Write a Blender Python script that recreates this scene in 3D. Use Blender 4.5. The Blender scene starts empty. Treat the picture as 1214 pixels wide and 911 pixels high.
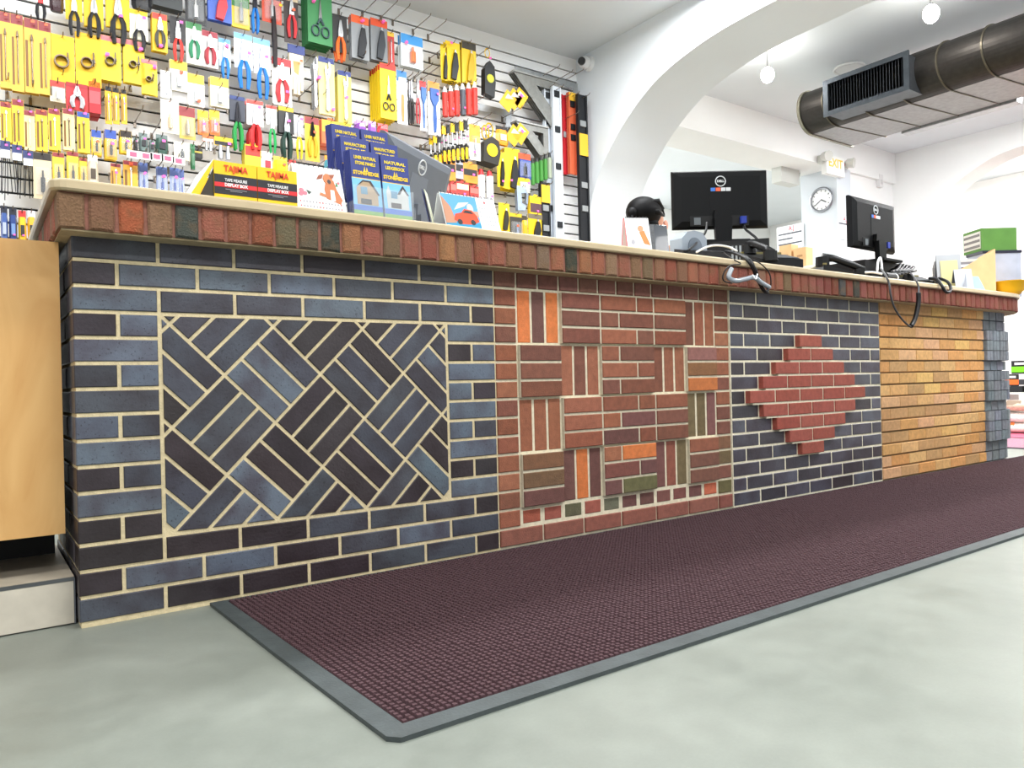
import bpy, math, random
from mathutils import Vector, Matrix, Euler
random.seed(11)
sc = bpy.context.scene
COL = sc.collection
PI = math.pi
def lin(c):
    f = lambda x: x/12.92 if x <= .04045 else ((x+.055)/1.055)**2.4
    return tuple(f(max(0, min(255, x))/255.) for x in c[:3]) + (1.,)

# ------------------------------------------------------------------ camera
FPX = 890.98                      # focal length in pixels of a 1214 px wide frame
CAM = Vector((-0.2163, -2.2005, 0.5960))
EUL = Euler((1.571345, 0.0242927, -0.623771), 'XYZ')
cd = bpy.data.cameras.new('camera'); cam = bpy.data.objects.new('camera', cd); COL.objects.link(cam)
cam.location = CAM; cam.rotation_euler = EUL
cd.sensor_fit = 'HORIZONTAL'; cd.sensor_width = 36; cd.lens = FPX*36/1214; cd.clip_start = .05
sc.camera = cam
RM = EUL.to_matrix()
def at(u, v, ax, val):            # the point of the plane axis=val that the photograph shows at (u, v)
    d = RM @ Vector(((u-607)/FPX, -(v-455.5)/FPX, -1.))
    return CAM + d*((val-CAM[ax])/d[ax])

# ------------------------------------------------------------------ world, light, exposure
sc.view_settings.view_transform = 'Standard'; sc.view_settings.look = 'None'
sc.view_settings.exposure = 0.0; sc.view_settings.gamma = 1.0; sc.view_settings.use_curve_mapping = False
w = bpy.data.worlds.new('world'); sc.world = w; w.use_nodes = True
w.node_tree.nodes['Background'].inputs[0].default_value = (.93, .97, 1., 1)
w.node_tree.nodes['Background'].inputs[1].default_value = .68
def area(name, loc, rot, sx, sy, e, col=(1, 1, 1)):
    l = bpy.data.lights.new(name, 'AREA'); l.shape = 'RECTANGLE'; l.size = sx; l.size_y = sy; l.energy = e; l.color = col
    o = bpy.data.objects.new(name, l); COL.objects.link(o); o.location = loc; o.rotation_euler = rot; return o
# added ceiling area lights, brightening the shop, the aisle and the rooms behind the arch
for x in (-1.4, 1.4, 4.2):
    for y in (-1.7, -3.9):
        area('ceiling_fill_light', (x, y, 3.12), (0, 0, 0), 1.6, .5, 60, (1, .995, .985))
for x in (-.4, 1.4, 3.0):
    area('ceiling_fill_light', (x, .9, 3.12), (0, 0, 0), 1.2, .3, 56, (.98, .995, 1))
for x, y in ((4.9, -1.2), (7.4, -.9), (6.9, .5)):
    area('ceiling_fill_light', (x, y, 3.15), (0, 0, 0), 1.3, .5, 92, (.98, .995, 1))
area('ceiling_fill_light', (6.2, 4.6, 3.12), (0, 0, 0), 2.6, 1.6, 180, (1, .99, .97))
area('ceiling_fill_light', (9.9, .8, 3.12), (0, 0, 0), 1.2, 2.4, 170, (1, .98, .96))

# ------------------------------------------------------------------ materials
MATS = {}
def nodes_of(name):
    m = bpy.data.materials.new(name); m.use_nodes = True
    nt = m.node_tree; return m, nt, nt.nodes['Principled BSDF']
def nd(nt, t, **kw):
    n = nt.nodes.new(t)
    for k, v in kw.items(): setattr(n, k, v)
    return n
def paint(name, rough=.5, metal=0., spec=.5, noise=0., scale=20., bump=0., bscale=60., alpha=1., trans=0., emit=0., coat=0.):
    """a material whose colour is the object's own colour, with optional mottling and fine relief"""
    m, nt, b = nodes_of(name)
    oi = nd(nt, 'ShaderNodeObjectInfo')
    b.inputs['Roughness'].default_value = rough; b.inputs['Metallic'].default_value = metal
    b.inputs['Specular IOR Level'].default_value = spec; b.inputs['Alpha'].default_value = alpha
    b.inputs['Transmission Weight'].default_value = trans; b.inputs['Coat Weight'].default_value = coat
    col = oi.outputs['Color']
    if noise or bump:
        tc = nd(nt, 'ShaderNodeTexCoord'); ad = nd(nt, 'ShaderNodeVectorMath', operation='ADD')
        mu = nd(nt, 'ShaderNodeMath', operation='MULTIPLY'); mu.inputs[1].default_value = 37.
        nt.links.new(oi.outputs['Random'], mu.inputs[0])
        nt.links.new(tc.outputs['Object'], ad.inputs[0]); nt.links.new(mu.outputs[0], ad.inputs[1])
    if noise:
        n = nd(nt, 'ShaderNodeTexNoise'); n.inputs['Scale'].default_value = scale; n.inputs['Detail'].default_value = 6
        nt.links.new(ad.outputs[0], n.inputs['Vector'])
        mr = nd(nt, 'ShaderNodeMapRange'); mr.inputs['From Min'].default_value = .3; mr.inputs['From Max'].default_value = .7
        mr.inputs['To Min'].default_value = 1-noise; mr.inputs['To Max'].default_value = 1+noise
        nt.links.new(n.outputs[0], mr.inputs[0])
        sc_ = nd(nt, 'ShaderNodeVectorMath', operation='SCALE')
        nt.links.new(col, sc_.inputs[0]); nt.links.new(mr.outputs[0], sc_.inputs['Scale']); col = sc_.outputs[0]
    nt.links.new(col, b.inputs['Base Color'])
    if bump:
        n2 = nd(nt, 'ShaderNodeTexNoise'); n2.inputs['Scale'].default_value = bscale; n2.inputs['Detail'].default_value = 5
        nt.links.new(ad.outputs[0], n2.inputs['Vector'])
        bp = nd(nt, 'ShaderNodeBump'); bp.inputs['Strength'].default_value = bump; bp.inputs['Distance'].default_value = .004
        nt.links.new(n2.outputs[0], bp.inputs['Height']); nt.links.new(bp.outputs[0], b.inputs['Normal'])
    if emit:
        nt.links.new(oi.outputs['Color'], b.inputs['Emission Color']); b.inputs['Emission Strength'].default_value = emit
    MATS[name] = m; return m
paint('matte', .75); paint('semi', .42, spec=.3); paint('gloss', .2, coat=.3); paint('card', .5); paint('rubber', .6, noise=.18, scale=25, bump=.25, bscale=150)
paint('metal', .32, 1.); paint('brushed', .45, .85, noise=.12, scale=30); paint('wallpaint', .85, noise=.015, scale=3)
paint('lamp', .5, emit=60.); paint('clear', .08, alpha=.13, spec=.6); paint('lit', .5, emit=.9)
paint('mortar', .95, noise=.12, scale=60, bump=.5, bscale=220); paint('clay', .82, noise=.16, scale=45, bump=.55, bscale=260)
paint('stone', .5, noise=.1, scale=14, bump=.1); paint('laminate', .38, noise=.07, scale=9, bump=.05)
paint('cloth', .9, noise=.15, scale=40); paint('skin', .55); paint('hairmat', .55, spec=.15, noise=.3, scale=120)
paint('screen_plastic', .45, spec=.14, noise=.02, bump=.12, bscale=900); paint('cardboard', .8, noise=.08, scale=12)
paint('pile', .95, noise=.3, scale=300)
def glazed():      # ironspot brick: the body colour flashes towards slate blue or dark plum, with small black pits
    m, nt, b = nodes_of('ironspot'); MATS['ironspot'] = m
    oi = nd(nt, 'ShaderNodeObjectInfo'); tc = nd(nt, 'ShaderNodeTexCoord'); ad = nd(nt, 'ShaderNodeVectorMath', operation='ADD')
    mu = nd(nt, 'ShaderNodeMath', operation='MULTIPLY'); mu.inputs[1].default_value = 53.
    nt.links.new(oi.outputs['Random'], mu.inputs[0]); nt.links.new(tc.outputs['Object'], ad.inputs[0]); nt.links.new(mu.outputs[0], ad.inputs[1])
    n = nd(nt, 'ShaderNodeTexNoise'); n.inputs['Scale'].default_value = 9; n.inputs['Detail'].default_value = 3; nt.links.new(ad.outputs[0], n.inputs['Vector'])
    r = nd(nt, 'ShaderNodeMapRange'); r.inputs['From Min'].default_value = .38; r.inputs['From Max'].default_value = .66
    nt.links.new(n.outputs[0], r.inputs[0])
    mx = nd(nt, 'ShaderNodeMix', data_type='RGBA', blend_type='MULTIPLY'); mx.inputs['B'].default_value = (.55, .42, .44, 1)
    nt.links.new(r.outputs[0], mx.inputs['Factor']); nt.links.new(oi.outputs['Color'], mx.inputs['A'])
    n2 = nd(nt, 'ShaderNodeTexNoise'); n2.inputs['Scale'].default_value = 170; n2.inputs['Detail'].default_value = 2; nt.links.new(ad.outputs[0], n2.inputs['Vector'])
    r2 = nd(nt, 'ShaderNodeMapRange'); r2.inputs['From Min'].default_value = .62; r2.inputs['From Max'].default_value = .72
    r2.inputs['To Max'].default_value = .75; nt.links.new(n2.outputs[0], r2.inputs[0])
    m2 = nd(nt, 'ShaderNodeMix', data_type='RGBA'); m2.inputs['B'].default_value = (.012, .01, .012, 1)
    nt.links.new(r2.outputs[0], m2.inputs['Factor']); nt.links.new(mx.outputs['Result'], m2.inputs['A'])
    nt.links.new(m2.outputs['Result'], b.inputs['Base Color'])
    b.inputs['Roughness'].default_value = .42; b.inputs['Specular IOR Level'].default_value = .6
    n3 = nd(nt, 'ShaderNodeTexNoise'); n3.inputs['Scale'].default_value = 120; n3.inputs['Detail'].default_value = 4; nt.links.new(ad.outputs[0], n3.inputs['Vector'])
    bp = nd(nt, 'ShaderNodeBump'); bp.inputs['Strength'].default_value = .35; bp.inputs['Distance'].default_value = .003
    nt.links.new(n3.outputs[0], bp.inputs['Height']); nt.links.new(bp.outputs[0], b.inputs['Normal'])
glazed()
def tumbled():     # tumbled clay: red, olive and sand patches, sandy faces
    m, nt, b = nodes_of('tumbled'); MATS['tumbled'] = m
    oi = nd(nt, 'ShaderNodeObjectInfo'); tc = nd(nt, 'ShaderNodeTexCoord'); ad = nd(nt, 'ShaderNodeVectorMath', operation='ADD')
    mu = nd(nt, 'ShaderNodeMath', operation='MULTIPLY'); mu.inputs[1].default_value = 71.
    nt.links.new(oi.outputs['Random'], mu.inputs[0]); nt.links.new(tc.outputs['Object'], ad.inputs[0]); nt.links.new(mu.outputs[0], ad.inputs[1])
    n = nd(nt, 'ShaderNodeTexNoise'); n.inputs['Scale'].default_value = 28; n.inputs['Detail'].default_value = 4; nt.links.new(ad.outputs[0], n.inputs['Vector'])
    r = nd(nt, 'ShaderNodeMapRange'); r.inputs['From Min'].default_value = .48; r.inputs['From Max'].default_value = .7; r.inputs['To Max'].default_value = .5
    nt.links.new(n.outputs[0], r.inputs[0])
    mx = nd(nt, 'ShaderNodeMix', data_type='RGBA'); mx.inputs['B'].default_value = lin((118, 92, 66))
    nt.links.new(r.outputs[0], mx.inputs['Factor']); nt.links.new(oi.outputs['Color'], mx.inputs['A'])
    n2 = nd(nt, 'ShaderNodeTexNoise'); n2.inputs['Scale'].default_value = 190; n2.inputs['Detail'].default_value = 3; nt.links.new(ad.outputs[0], n2.inputs['Vector'])
    mr = nd(nt, 'ShaderNodeMapRange'); mr.inputs['To Min'].default_value = .65; mr.inputs['To Max'].default_value = 1.3; nt.links.new(n2.outputs[0], mr.inputs[0])
    s = nd(nt, 'ShaderNodeVectorMath', operation='SCALE'); nt.links.new(mx.outputs['Result'], s.inputs[0]); nt.links.new(mr.outputs[0], s.inputs['Scale'])
    nt.links.new(s.outputs[0], b.inputs['Base Color']); b.inputs['Roughness'].default_value = .9; b.inputs['Specular IOR Level'].default_value = .25
    bp = nd(nt, 'ShaderNodeBump'); bp.inputs['Strength'].default_value = .8; bp.inputs['Distance'].default_value = .006
    nt.links.new(n2.outputs[0], bp.inputs['Height']); nt.links.new(bp.outputs[0], b.inputs['Normal'])
tumbled()
def concrete():
    m, nt, b = nodes_of('concrete'); MATS['concrete'] = m
    tc = nd(nt, 'ShaderNodeTexCoord')
    def noise(s, d):
        n = nd(nt, 'ShaderNodeTexNoise'); n.inputs['Scale'].default_value = s; n.inputs['Detail'].default_value = d
        n.inputs['Roughness'].default_value = .6; nt.links.new(tc.outputs['Object'], n.inputs['Vector']); return n
    a, c, e = noise(1.6, 6), noise(11, 5), noise(160, 2)
    cr = nd(nt, 'ShaderNodeValToRGB'); nt.links.new(a.outputs[0], cr.inputs[0])
    cr.color_ramp.elements[0].position = .3; cr.color_ramp.elements[0].color = lin((114, 120, 112))
    cr.color_ramp.elements[1].position = .72; cr.color_ramp.elements[1].color = lin((140, 145, 137))
    mr = nd(nt, 'ShaderNodeMapRange'); mr.inputs['To Min'].default_value = .84; mr.inputs['To Max'].default_value = 1.16; nt.links.new(c.outputs[0], mr.inputs[0])
    s = nd(nt, 'ShaderNodeVectorMath', operation='SCALE'); nt.links.new(cr.outputs[0], s.inputs[0]); nt.links.new(mr.outputs[0], s.inputs['Scale'])
    mr2 = nd(nt, 'ShaderNodeMapRange'); mr2.inputs['To Min'].default_value = .94; mr2.inputs['To Max'].default_value = 1.06; nt.links.new(e.outputs[0], mr2.inputs[0])
    s2 = nd(nt, 'ShaderNodeVectorMath', operation='SCALE'); nt.links.new(s.outputs[0], s2.inputs[0]); nt.links.new(mr2.outputs[0], s2.inputs['Scale'])
    nt.links.new(s2.outputs[0], b.inputs['Base Color'])
    r = nd(nt, 'ShaderNodeMapRange'); r.inputs['To Min'].default_value = .32; r.inputs['To Max'].default_value = .6; nt.links.new(c.outputs[0], r.inputs[0])
    nt.links.new(r.outputs[0], b.inputs['Roughness'])
    bp = nd(nt, 'ShaderNodeBump'); bp.inputs['Strength'].default_value = .06; bp.inputs['Distance'].default_value = .004
    nt.links.new(c.outputs[0], bp.inputs['Height']); nt.links.new(bp.outputs[0], b.inputs['Normal'])
concrete()
def birch():       # birch plywood: pale honey veneer with flowing figure
    m, nt, b = nodes_of('birch'); MATS['birch'] = m
    tc = nd(nt, 'ShaderNodeTexCoord'); mp = nd(nt, 'ShaderNodeMapping'); mp.inputs['Scale'].default_value = (5, 5, 1.6)
    nt.links.new(tc.outputs['Object'], mp.inputs['Vector'])
    n = nd(nt, 'ShaderNodeTexNoise'); n.inputs['Scale'].default_value = 1.6; n.inputs['Detail'].default_value = 7; n.inputs['Distortion'].default_value = 1.8
    nt.links.new(mp.outputs[0], n.inputs['Vector'])
    cr = nd(nt, 'ShaderNodeValToRGB'); nt.links.new(n.outputs[0], cr.inputs[0])
    cr.color_ramp.elements[0].position = .25; cr.color_ramp.elements[0].color = lin((208, 156, 92))
    cr.color_ramp.elements[1].position = .75; cr.color_ramp.elements[1].color = lin((232, 188, 124))
    nt.links.new(cr.outputs[0], b.inputs['Base Color']); b.inputs['Roughness'].default_value = .42
birch()

# ------------------------------------------------------------------ geometry helpers
class MB:
    def __init__(s): s.v = []; s.f = []
    def add(s, vs, fs):
        o = len(s.v); s.v += [tuple(v) for v in vs]; s.f += [tuple(i+o for i in f) for f in fs]; return s
    def box(s, cx, cy, cz, sx, sy, sz, rot=None):
        vs = [Vector((x*sx/2, y*sy/2, z*sz/2)) for x in (-1, 1) for y in (-1, 1) for z in (-1, 1)]
        if rot: R = Euler(rot).to_matrix(); vs = [R @ v for v in vs]
        c = Vector((cx, cy, cz))
        return s.add([v+c for v in vs], [(0, 1, 3, 2), (4, 6, 7, 5), (0, 4, 5, 1), (2, 3, 7, 6), (0, 2, 6, 4), (1, 5, 7, 3)])
    def bx(s, x0, x1, y0, y1, z0, z1): return s.box((x0+x1)/2, (y0+y1)/2, (z0+z1)/2, x1-x0, y1-y0, z1-z0)
    def poly(s, pts, y0, y1):            # (x, z) outline extruded from front y0 to back y1
        n = len(pts)
        s.add([(x, y0, z) for x, z in pts]+[(x, y1, z) for x, z in pts],
              [tuple(range(n)), tuple(range(2*n-1, n-1, -1))]+[(i, i+n, (i+1) % n+n, (i+1) % n) for i in range(n)]); return s
    def flat(s, pts, z0, z1):            # (x, y) outline extruded up
        n = len(pts)
        s.add([(x, y, z0) for x, y in pts]+[(x, y, z1) for x, y in pts],
              [tuple(range(n-1, -1, -1)), tuple(range(n, 2*n))]+[(i, (i+1) % n, (i+1) % n+n, i+n) for i in range(n)]); return s
    def side(s, pts, x0, x1):            # (y, z) outline extruded along x
        n = len(pts)
        s.add([(x0, y, z) for y, z in pts]+[(x1, y, z) for y, z in pts],
              [tuple(range(n)), tuple(range(2*n-1, n-1, -1))]+[(i, i+n, (i+1) % n+n, (i+1) % n) for i in range(n)]); return s
    def rings(s, rr, cap=True, close=False):
        n = len(rr[0]); vs = [p for r in rr for p in r]; fs = []
        m = len(rr)
        for k in range(m if close else m-1):
            a, b = k*n, ((k+1) % m)*n
            fs += [(a+i, a+(i+1) % n, b+(i+1) % n, b+i) for i in range(n)]
        if cap and not close: fs += [tuple(range(n-1, -1, -1)), tuple(range((m-1)*n, m*n))]
        return s.add(vs, fs)
    def cyl(s, p0, p1, r0, r1=None, n=12, cap=True):
        r1 = r0 if r1 is None else r1; p0, p1 = Vector(p0), Vector(p1); d = (p1-p0).normalized()
        a = d.cross(Vector((0, 0, 1)) if abs(d.z) < .9 else Vector((1, 0, 0))).normalized(); b = d.cross(a)
        return s.rings([[c+(a*math.cos(t)+b*math.sin(t))*r for t in [2*PI*i/n for i in range(n)]] for c, r in ((p0, r0), (p1, r1))], cap)
    def tube(s, pts, r, n=6, close=False):
        P = [Vector(p) for p in pts]; rr = []; a = None; m = len(P)
        for i, p in enumerate(P):
            if close: d = (P[(i+1) % m]-P[i-1]).normalized()
            else: d = (P[min(i+1, m-1)]-P[max(i-1, 0)]).normalized()
            if a is None: a = d.cross(Vector((0, 0, 1)) if abs(d.z) < .9 else Vector((1, 0, 0))).normalized()
            else: a = (a-d*a.dot(d)).normalized()
            b = d.cross(a); q = r[i] if isinstance(r, (list, tuple)) else r
            rr.append([p+(a*math.cos(t)+b*math.sin(t))*q for t in [2*PI*k/n for k in range(n)]])
        return s.rings(rr, True, close)
    def torus(s, c, R, r, ax='y', n=16, k=6, sx=1., sz=1.):
        pts = []
        for i in range(n):
            t = 2*PI*i/n; x, z = R*math.cos(t)*sx, R*math.sin(t)*sz
            pts.append(Vector(c)+(Vector((x, 0, z)) if ax == 'y' else Vector((0, x, z)) if ax == 'x' else Vector((x, z, 0))))
        return s.tube(pts, r, k, True)
    def ball(s, c, rx, ry=None, rz=None, n=12, m=8):
        ry = rx if ry is None else ry; rz = rx if rz is None else rz; c = Vector(c)
        rr = [[c+Vector((rx*math.sin(a)*math.cos(t), ry*math.sin(a)*math.sin(t), rz*math.cos(a))) for t in [2*PI*i/n for i in range(n)]]
              for a in [PI*(k+.02)/m if k == 0 else PI*(k-.02)/m if k == m else PI*k/m for k in range(m+1)]]
        return s.rings(rr)
    def mesh(s, name, mat, smooth=False):
        me = bpy.data.meshes.new(name); me.from_pydata(s.v, [], s.f); me.materials.append(MATS[mat]); me.update()
        if smooth:
            for p in me.polygons: p.use_smooth = True
        return me
def obj(name, me, parent=None, loc=(0, 0, 0), rot=(0, 0, 0), color=None):
    o = bpy.data.objects.new(name, me); COL.objects.link(o); o.parent = parent; o.location = loc; o.rotation_euler = rot
    if color: o.color = lin(color)
    return o
def part(name, mb, mat, color, parent=None, loc=(0, 0, 0), rot=(0, 0, 0), smooth=False):
    return obj(name, mb.mesh(name, mat, smooth), parent, loc, rot, color)
def tag(o, label, cat, group=None):
    o['label'] = label; o['category'] = cat
    if group: o['group'] = group
    return o
def thing(name, label, cat, loc=(0, 0, 0), rot=(0, 0, 0), group=None):
    o = bpy.data.objects.new(name, None); o.empty_display_size = .05; COL.objects.link(o); o.location = loc; o.rotation_euler = rot
    return tag(o, label, cat, group)
def struct(name, mb, mat, color, parent=None, smooth=False):
    o = part(name, mb, mat, color, parent, smooth=smooth)
    if parent is None: o['kind'] = 'structure'
    return o
def copy_tree(o, parent=None):
    c = o.copy(); COL.objects.link(c); c.parent = parent
    for k in list(o.children): copy_tree(k, c)
    return c
def jit(c, a=8):
    d = random.uniform(-a, a); return tuple(max(0, min(255, x+d+random.uniform(-a/3, a/3))) for x in c)
def text(name, s, size, mat, color, parent, loc, rot=(PI/2, 0, 0), align='CENTER', width=None, bold=.0):
    cu = bpy.data.curves.new('t', 'FONT'); cu.body = s; cu.size = size; cu.align_x = align; cu.align_y = 'CENTER'; cu.offset = bold
    cu.extrude = .0004; cu.resolution_u = 2
    t = bpy.data.objects.new('t', cu); COL.objects.link(t)
    dg = bpy.context.evaluated_depsgraph_get(); me = bpy.data.meshes.new_from_object(t.evaluated_get(dg))
    bpy.data.objects.remove(t); bpy.data.curves.remove(cu)
    if width:
        xs = [v.co.x for v in me.vertices]
        if xs:
            k = width/max(1e-6, max(xs)-min(xs))
            for v in me.vertices: v.co.x *= k
    me.materials.clear(); me.materials.append(MATS[mat]); me.name = name
    return obj(name, me, parent, loc, rot, color)

# ------------------------------------------------------------------ the setting
Z_C = 3.19; Y_S = 2.36; X_A = 3.776; T_A = .52
WHITE = (240, 241, 240)
struct('floor', MB().bx(-5, 12, -6, 7, -.1, 0), 'concrete', WHITE)
struct('ceiling', MB().bx(-5, 12, -6, 7, Z_C, Z_C+.1), 'wallpaint', (222, 227, 231))
# slatted display wall behind the counter
wb = struct('wall_back', MB().bx(-2.2, X_A+.02, Y_S+.014, Y_S+.12, 0, Z_C), 'matte', (26, 26, 26))
PIT = .0765; z = 3.083
top = MB().bx(-2.2, X_A, Y_S, Y_S+.016, z+.004, Z_C).mesh('slat', 'semi'); obj('slat', top, wb, color=(250, 251, 252))
sl = MB().bx(-2.2, X_A, Y_S, Y_S+.016, -PIT+.0062, -.0062).mesh('slat', 'semi')
while z > .1:
    obj('slat', sl, wb, (0, 0, z), color=(250, 251, 252)); z -= PIT
# the wall with the wide arch that the counter runs through
ARC = [(2.28, 0), (2.275, 1.70), (2.262, 1.82), (2.225, 2.0), (2.165, 2.14), (2.09, 2.26), (1.985, 2.38), (1.88, 2.485), (1.76, 2.58), (1.64, 2.66), (1.512, 2.727),
       (1.38, 2.775), (1.237, 2.812), (1.08, 2.842), (.923, 2.862), (.75, 2.872), (.55, 2.878), (.35, 2.88)]
ARC = ARC+[(.7-y, zz) for y, zz in ARC[-2::-1]]
def arch_wall(name, arc, x0, x1, ya, yb, col):
    fine = arc[:2]
    for i in range(1, len(arc)-2):          # smooth the curve between the springings
        p0, p1, p2, p3 = [Vector(arc[q]) for q in (i-1 if i > 1 else 1, i, i+1, i+2 if i+2 < len(arc)-1 else i+1)]
        for k in range(1, 6):
            t = k/5; fine.append(tuple(.5*(2*p1+(p2-p0)*t+(2*p0-5*p1+4*p2-p3)*t*t+(3*p1-3*p2+p3-p0)*t**3)))
    arc = fine+[arc[-1]]
    mb = MB(); pts = [(ya, arc[0][1])]+arc+[(yb, arc[-1][1])]
    n = len(pts)
    for x in (x0, x1):
        o = len(mb.v); mb.v += [(x, y, zz) for y, zz in pts]+[(x, y, Z_C) for y, zz in pts]
        for i in range(n-1):
            q = (o+i, o+i+1, o+n+i+1, o+n+i); mb.f.append(q if x == x0 else q[::-1])
    for i in range(n-1): mb.f.append((i, 2*n+i, 2*n+i+1, i+1))
    return struct(name, mb, 'wallpaint', col)
# piers and the spandrel above
arch_wall('wall_arch', ARC, X_A, X_A+T_A, Y_S+.0, -3.0, (232, 238, 243))
# back rooms
struct('wall_beam', MB().bx(X_A+T_A, 8.63, 2.29, 2.74, 2.84, Z_C), 'wallpaint', WHITE)
struct('wall_pier', MB().bx(7.35, 7.62, 2.27, 2.70, 0, 2.84), 'wallpaint', (208, 215, 222))
struct('wall_side', MB().bx(7.62, 8.63, 2.33, 2.6, 0, Z_C), 'wallpaint', WHITE)
struct('wall_end', MB().bx(X_A+.03, X_A+T_A, Y_S+.0, 5.6, 0, Z_C), 'wallpaint', WHITE)
struct('wall_far', MB().bx(X_A+.4, 11, 5.6, 5.7, 0, Z_C), 'wallpaint', WHITE)
struct('wall_far_side', MB().bx(10.9, 11, -3, 5.6, 0, Z_C), 'wallpaint', WHITE)
A2 = [(2.08, 0), (2.07, 1.8), (2.03, 2.1), (1.94, 2.34), (1.83, 2.49), (1.69, 2.65), (1.5, 2.77), (1.26, 2.88), (.97, 2.93), (.6, 2.95), (.2, 2.95)]
A2 = A2+[(.4-y, zz) for y, zz in A2[-2::-1]]
arch_wall('wall_right', A2, 8.63, 8.95, 2.5, -3.0, WHITE)
struct('wall_right_pilaster', MB().bx(9.3, 9.6, .5, 1.11, 0, 2.9), 'wallpaint', (238, 205, 190))

# ------------------------------------------------------------------ the brick counter
P = .2/3; ZB = .010; J = .005; MOD = .2
def rowz(r): return ZB+(15-r)*P          # bottom joint of course r (1 is the top course)
counter = thing('brick_counter', 'long brick shop counter with sample brick panels and a pale slab top', 'counter')
MESHC = {}
def front_brick(pts, depth, ch, mat, key=None):
    """a brick whose front is the outline pts (x, z), front edges chamfered"""
    if key and key in MESHC: return MESHC[key]
    n = len(pts); cx = sum(p[0] for p in pts)/n; cz = sum(p[1] for p in pts)/n
    ins = []
    for i in range(n):
        (x0, z0), (x1, z1), (x2, z2) = pts[i-1], pts[i], pts[(i+1) % n]
        a = Vector((x1-x0, z1-z0)).normalized(); b = Vector((x2-x1, z2-z1)).normalized()
        na, nb = Vector((-a.y, a.x)), Vector((-b.y, b.x)); d = 1+na.dot(nb)
        o = (na+nb)*(ch/max(d, .25)); ins.append((x1+o.x, z1+o.y))
    mb = MB(); mb.v = [(x, 0, zz) for x, zz in ins]+[(x, ch, zz) for x, zz in pts]+[(x, depth, zz) for x, zz in pts]
    mb.f = [tuple(range(n))]+[(i, i+n, (i+1) % n+n, (i+1) % n) for i in range(n)]+[(i+n, i+2*n, (i+1) % n+2*n, (i+1) % n+n) for i in range(n)]+[tuple(range(3*n-1, 2*n-1, -1))]
    me = mb.mesh('brick', mat)
    if key: MESHC[key] = me
    return me
def rect(w, h): return [(-w/2, -h/2), (w/2, -h/2), (w/2, h/2), (-w/2, h/2)]
def brick(parent, name, x0, x1, z0, z1, col, mat, y=0., depth=.09, gx=J, gz=J, ch=.0025):
    wd, hg = x1-x0-2*gx, z1-z0-2*gz
    me = front_brick(rect(wd, hg), depth, ch, mat, (round(wd, 4), round(hg, 4), depth, ch, mat))
    return obj(name, me, parent, ((x0+x1)/2, y+random.uniform(-.0008, .0008), (z0+z1)/2), (random.uniform(-.004, .004), random.uniform(-.003, .003), random.uniform(-.004, .004)), col)
BLUE = [(98, 107, 119), (86, 92, 102), (76, 79, 88), (66, 66, 74), (58, 53, 59), (50, 42, 47), (72, 66, 71)]
PLUM = [(50, 40, 45), (60, 52, 58), (69, 68, 75), (82, 87, 97), (54, 46, 51)]
def dark(r, mid=False):
    pal = (BLUE[:5]+BLUE[:2] if r <= 9 else PLUM+BLUE[1:3]) if not mid else BLUE[1:]+PLUM[1:3]
    return jit(random.choice(pal), 6)

TONE = {'L': (92, 102, 116), 'M': (70, 73, 83), 'D': (51, 42, 47)}
ROWS = {1: 'MMMDMMD', 2: 'DLLLMML', 3: 'LMMLMMD', 4: 'DLL', 5: 'LDL', 6: 'MLL', 7: 'MLD', 8: 'LML', 9: 'LLM', 10: 'DML', 11: 'LDD', 12: 'DDL', 13: 'DDDMMMD', 14: 'DLLDMLM', 15: 'MDDDMMD'}  # tones of the top course include the shade under the coping
# --- panel of slate blue bricks with the diagonal basket weave


p1 = obj('diagonal_weave_panel', None, counter); p1['label'] = 'slate blue brick panel with diagonal basket weave inset'
part('mortar_bed', MB().bx(.0005, 1.3, .004, .14, 0, 1.003).bx(.0005, .14, .1, .6, 0, 1.003), 'mortar', (214, 197, 158), p1)
for r in range(1, 16):
    z0 = rowz(r)
    if 4 <= r <= 12:
        L = [0, .5, 1] if r % 2 == 0 else [0, 1]
        Rr = [5.5, 6.5] if r % 2 == 0 else [5.5, 6, 6.5]
        spans = list(zip(L, L[1:]))+list(zip(Rr, Rr[1:]))
    else:
        e = [0, 1, 2, 3, 4, 5, 6, 6.5] if r % 2 else [0, .5, 1.5, 2.5, 3.5, 4.5, 5.5, 6.5]
        spans = list(zip(e, e[1:]))
    for q_, (a, b) in enumerate(spans):
        x0 = a*MOD-(.008 if a == 0 else 0)
        brick(p1, 'dark_brick', x0, b*MOD, z0, z0+P, jit(TONE[ROWS[r][q_]], 5), 'ironspot', depth=.188 if (a == 0 and b == .5) else .088)
    # the return at the left end
    for k in range(2):
        y0 = (.1 if r % 2 else .2)+k*.2
        me = front_brick(rect(.191, P-2*J), .088, .0025, 'ironspot', 'ret')
        obj('dark_brick', me, p1, (-.0035, y0+.1, z0+P/2), (0, 0, -PI/2), dark(r, True))
def clip(poly, xa, xb, za, zb):
    for ax, lim, sg in ((0, xa, 1), (0, xb, -1), (1, za, 1), (1, zb, -1)):
        out = []
        for i in range(len(poly)):
            p, q = poly[i-1], poly[i]; dp, dq = (p[ax]-lim)*sg, (q[ax]-lim)*sg
            if (dp >= 0) != (dq >= 0):
                t = dp/(dp-dq); out.append((p[0]+(q[0]-p[0])*t, p[1]+(q[1]-p[1])*t))
            if dq >= 0: out.append(q)
        poly = out
        if len(poly) < 3: return None
    return poly
def area2(p): return sum(p[i-1][0]*p[i][1]-p[i][0]*p[i-1][1] for i in range(len(p)))/2
s2 = .1414; cx0, cz0 = .5085, .4985+.002
xa, xb, za, zb = .2+.006, 1.1-.006, rowz(12)+.006, rowz(4)+P-.006
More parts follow.
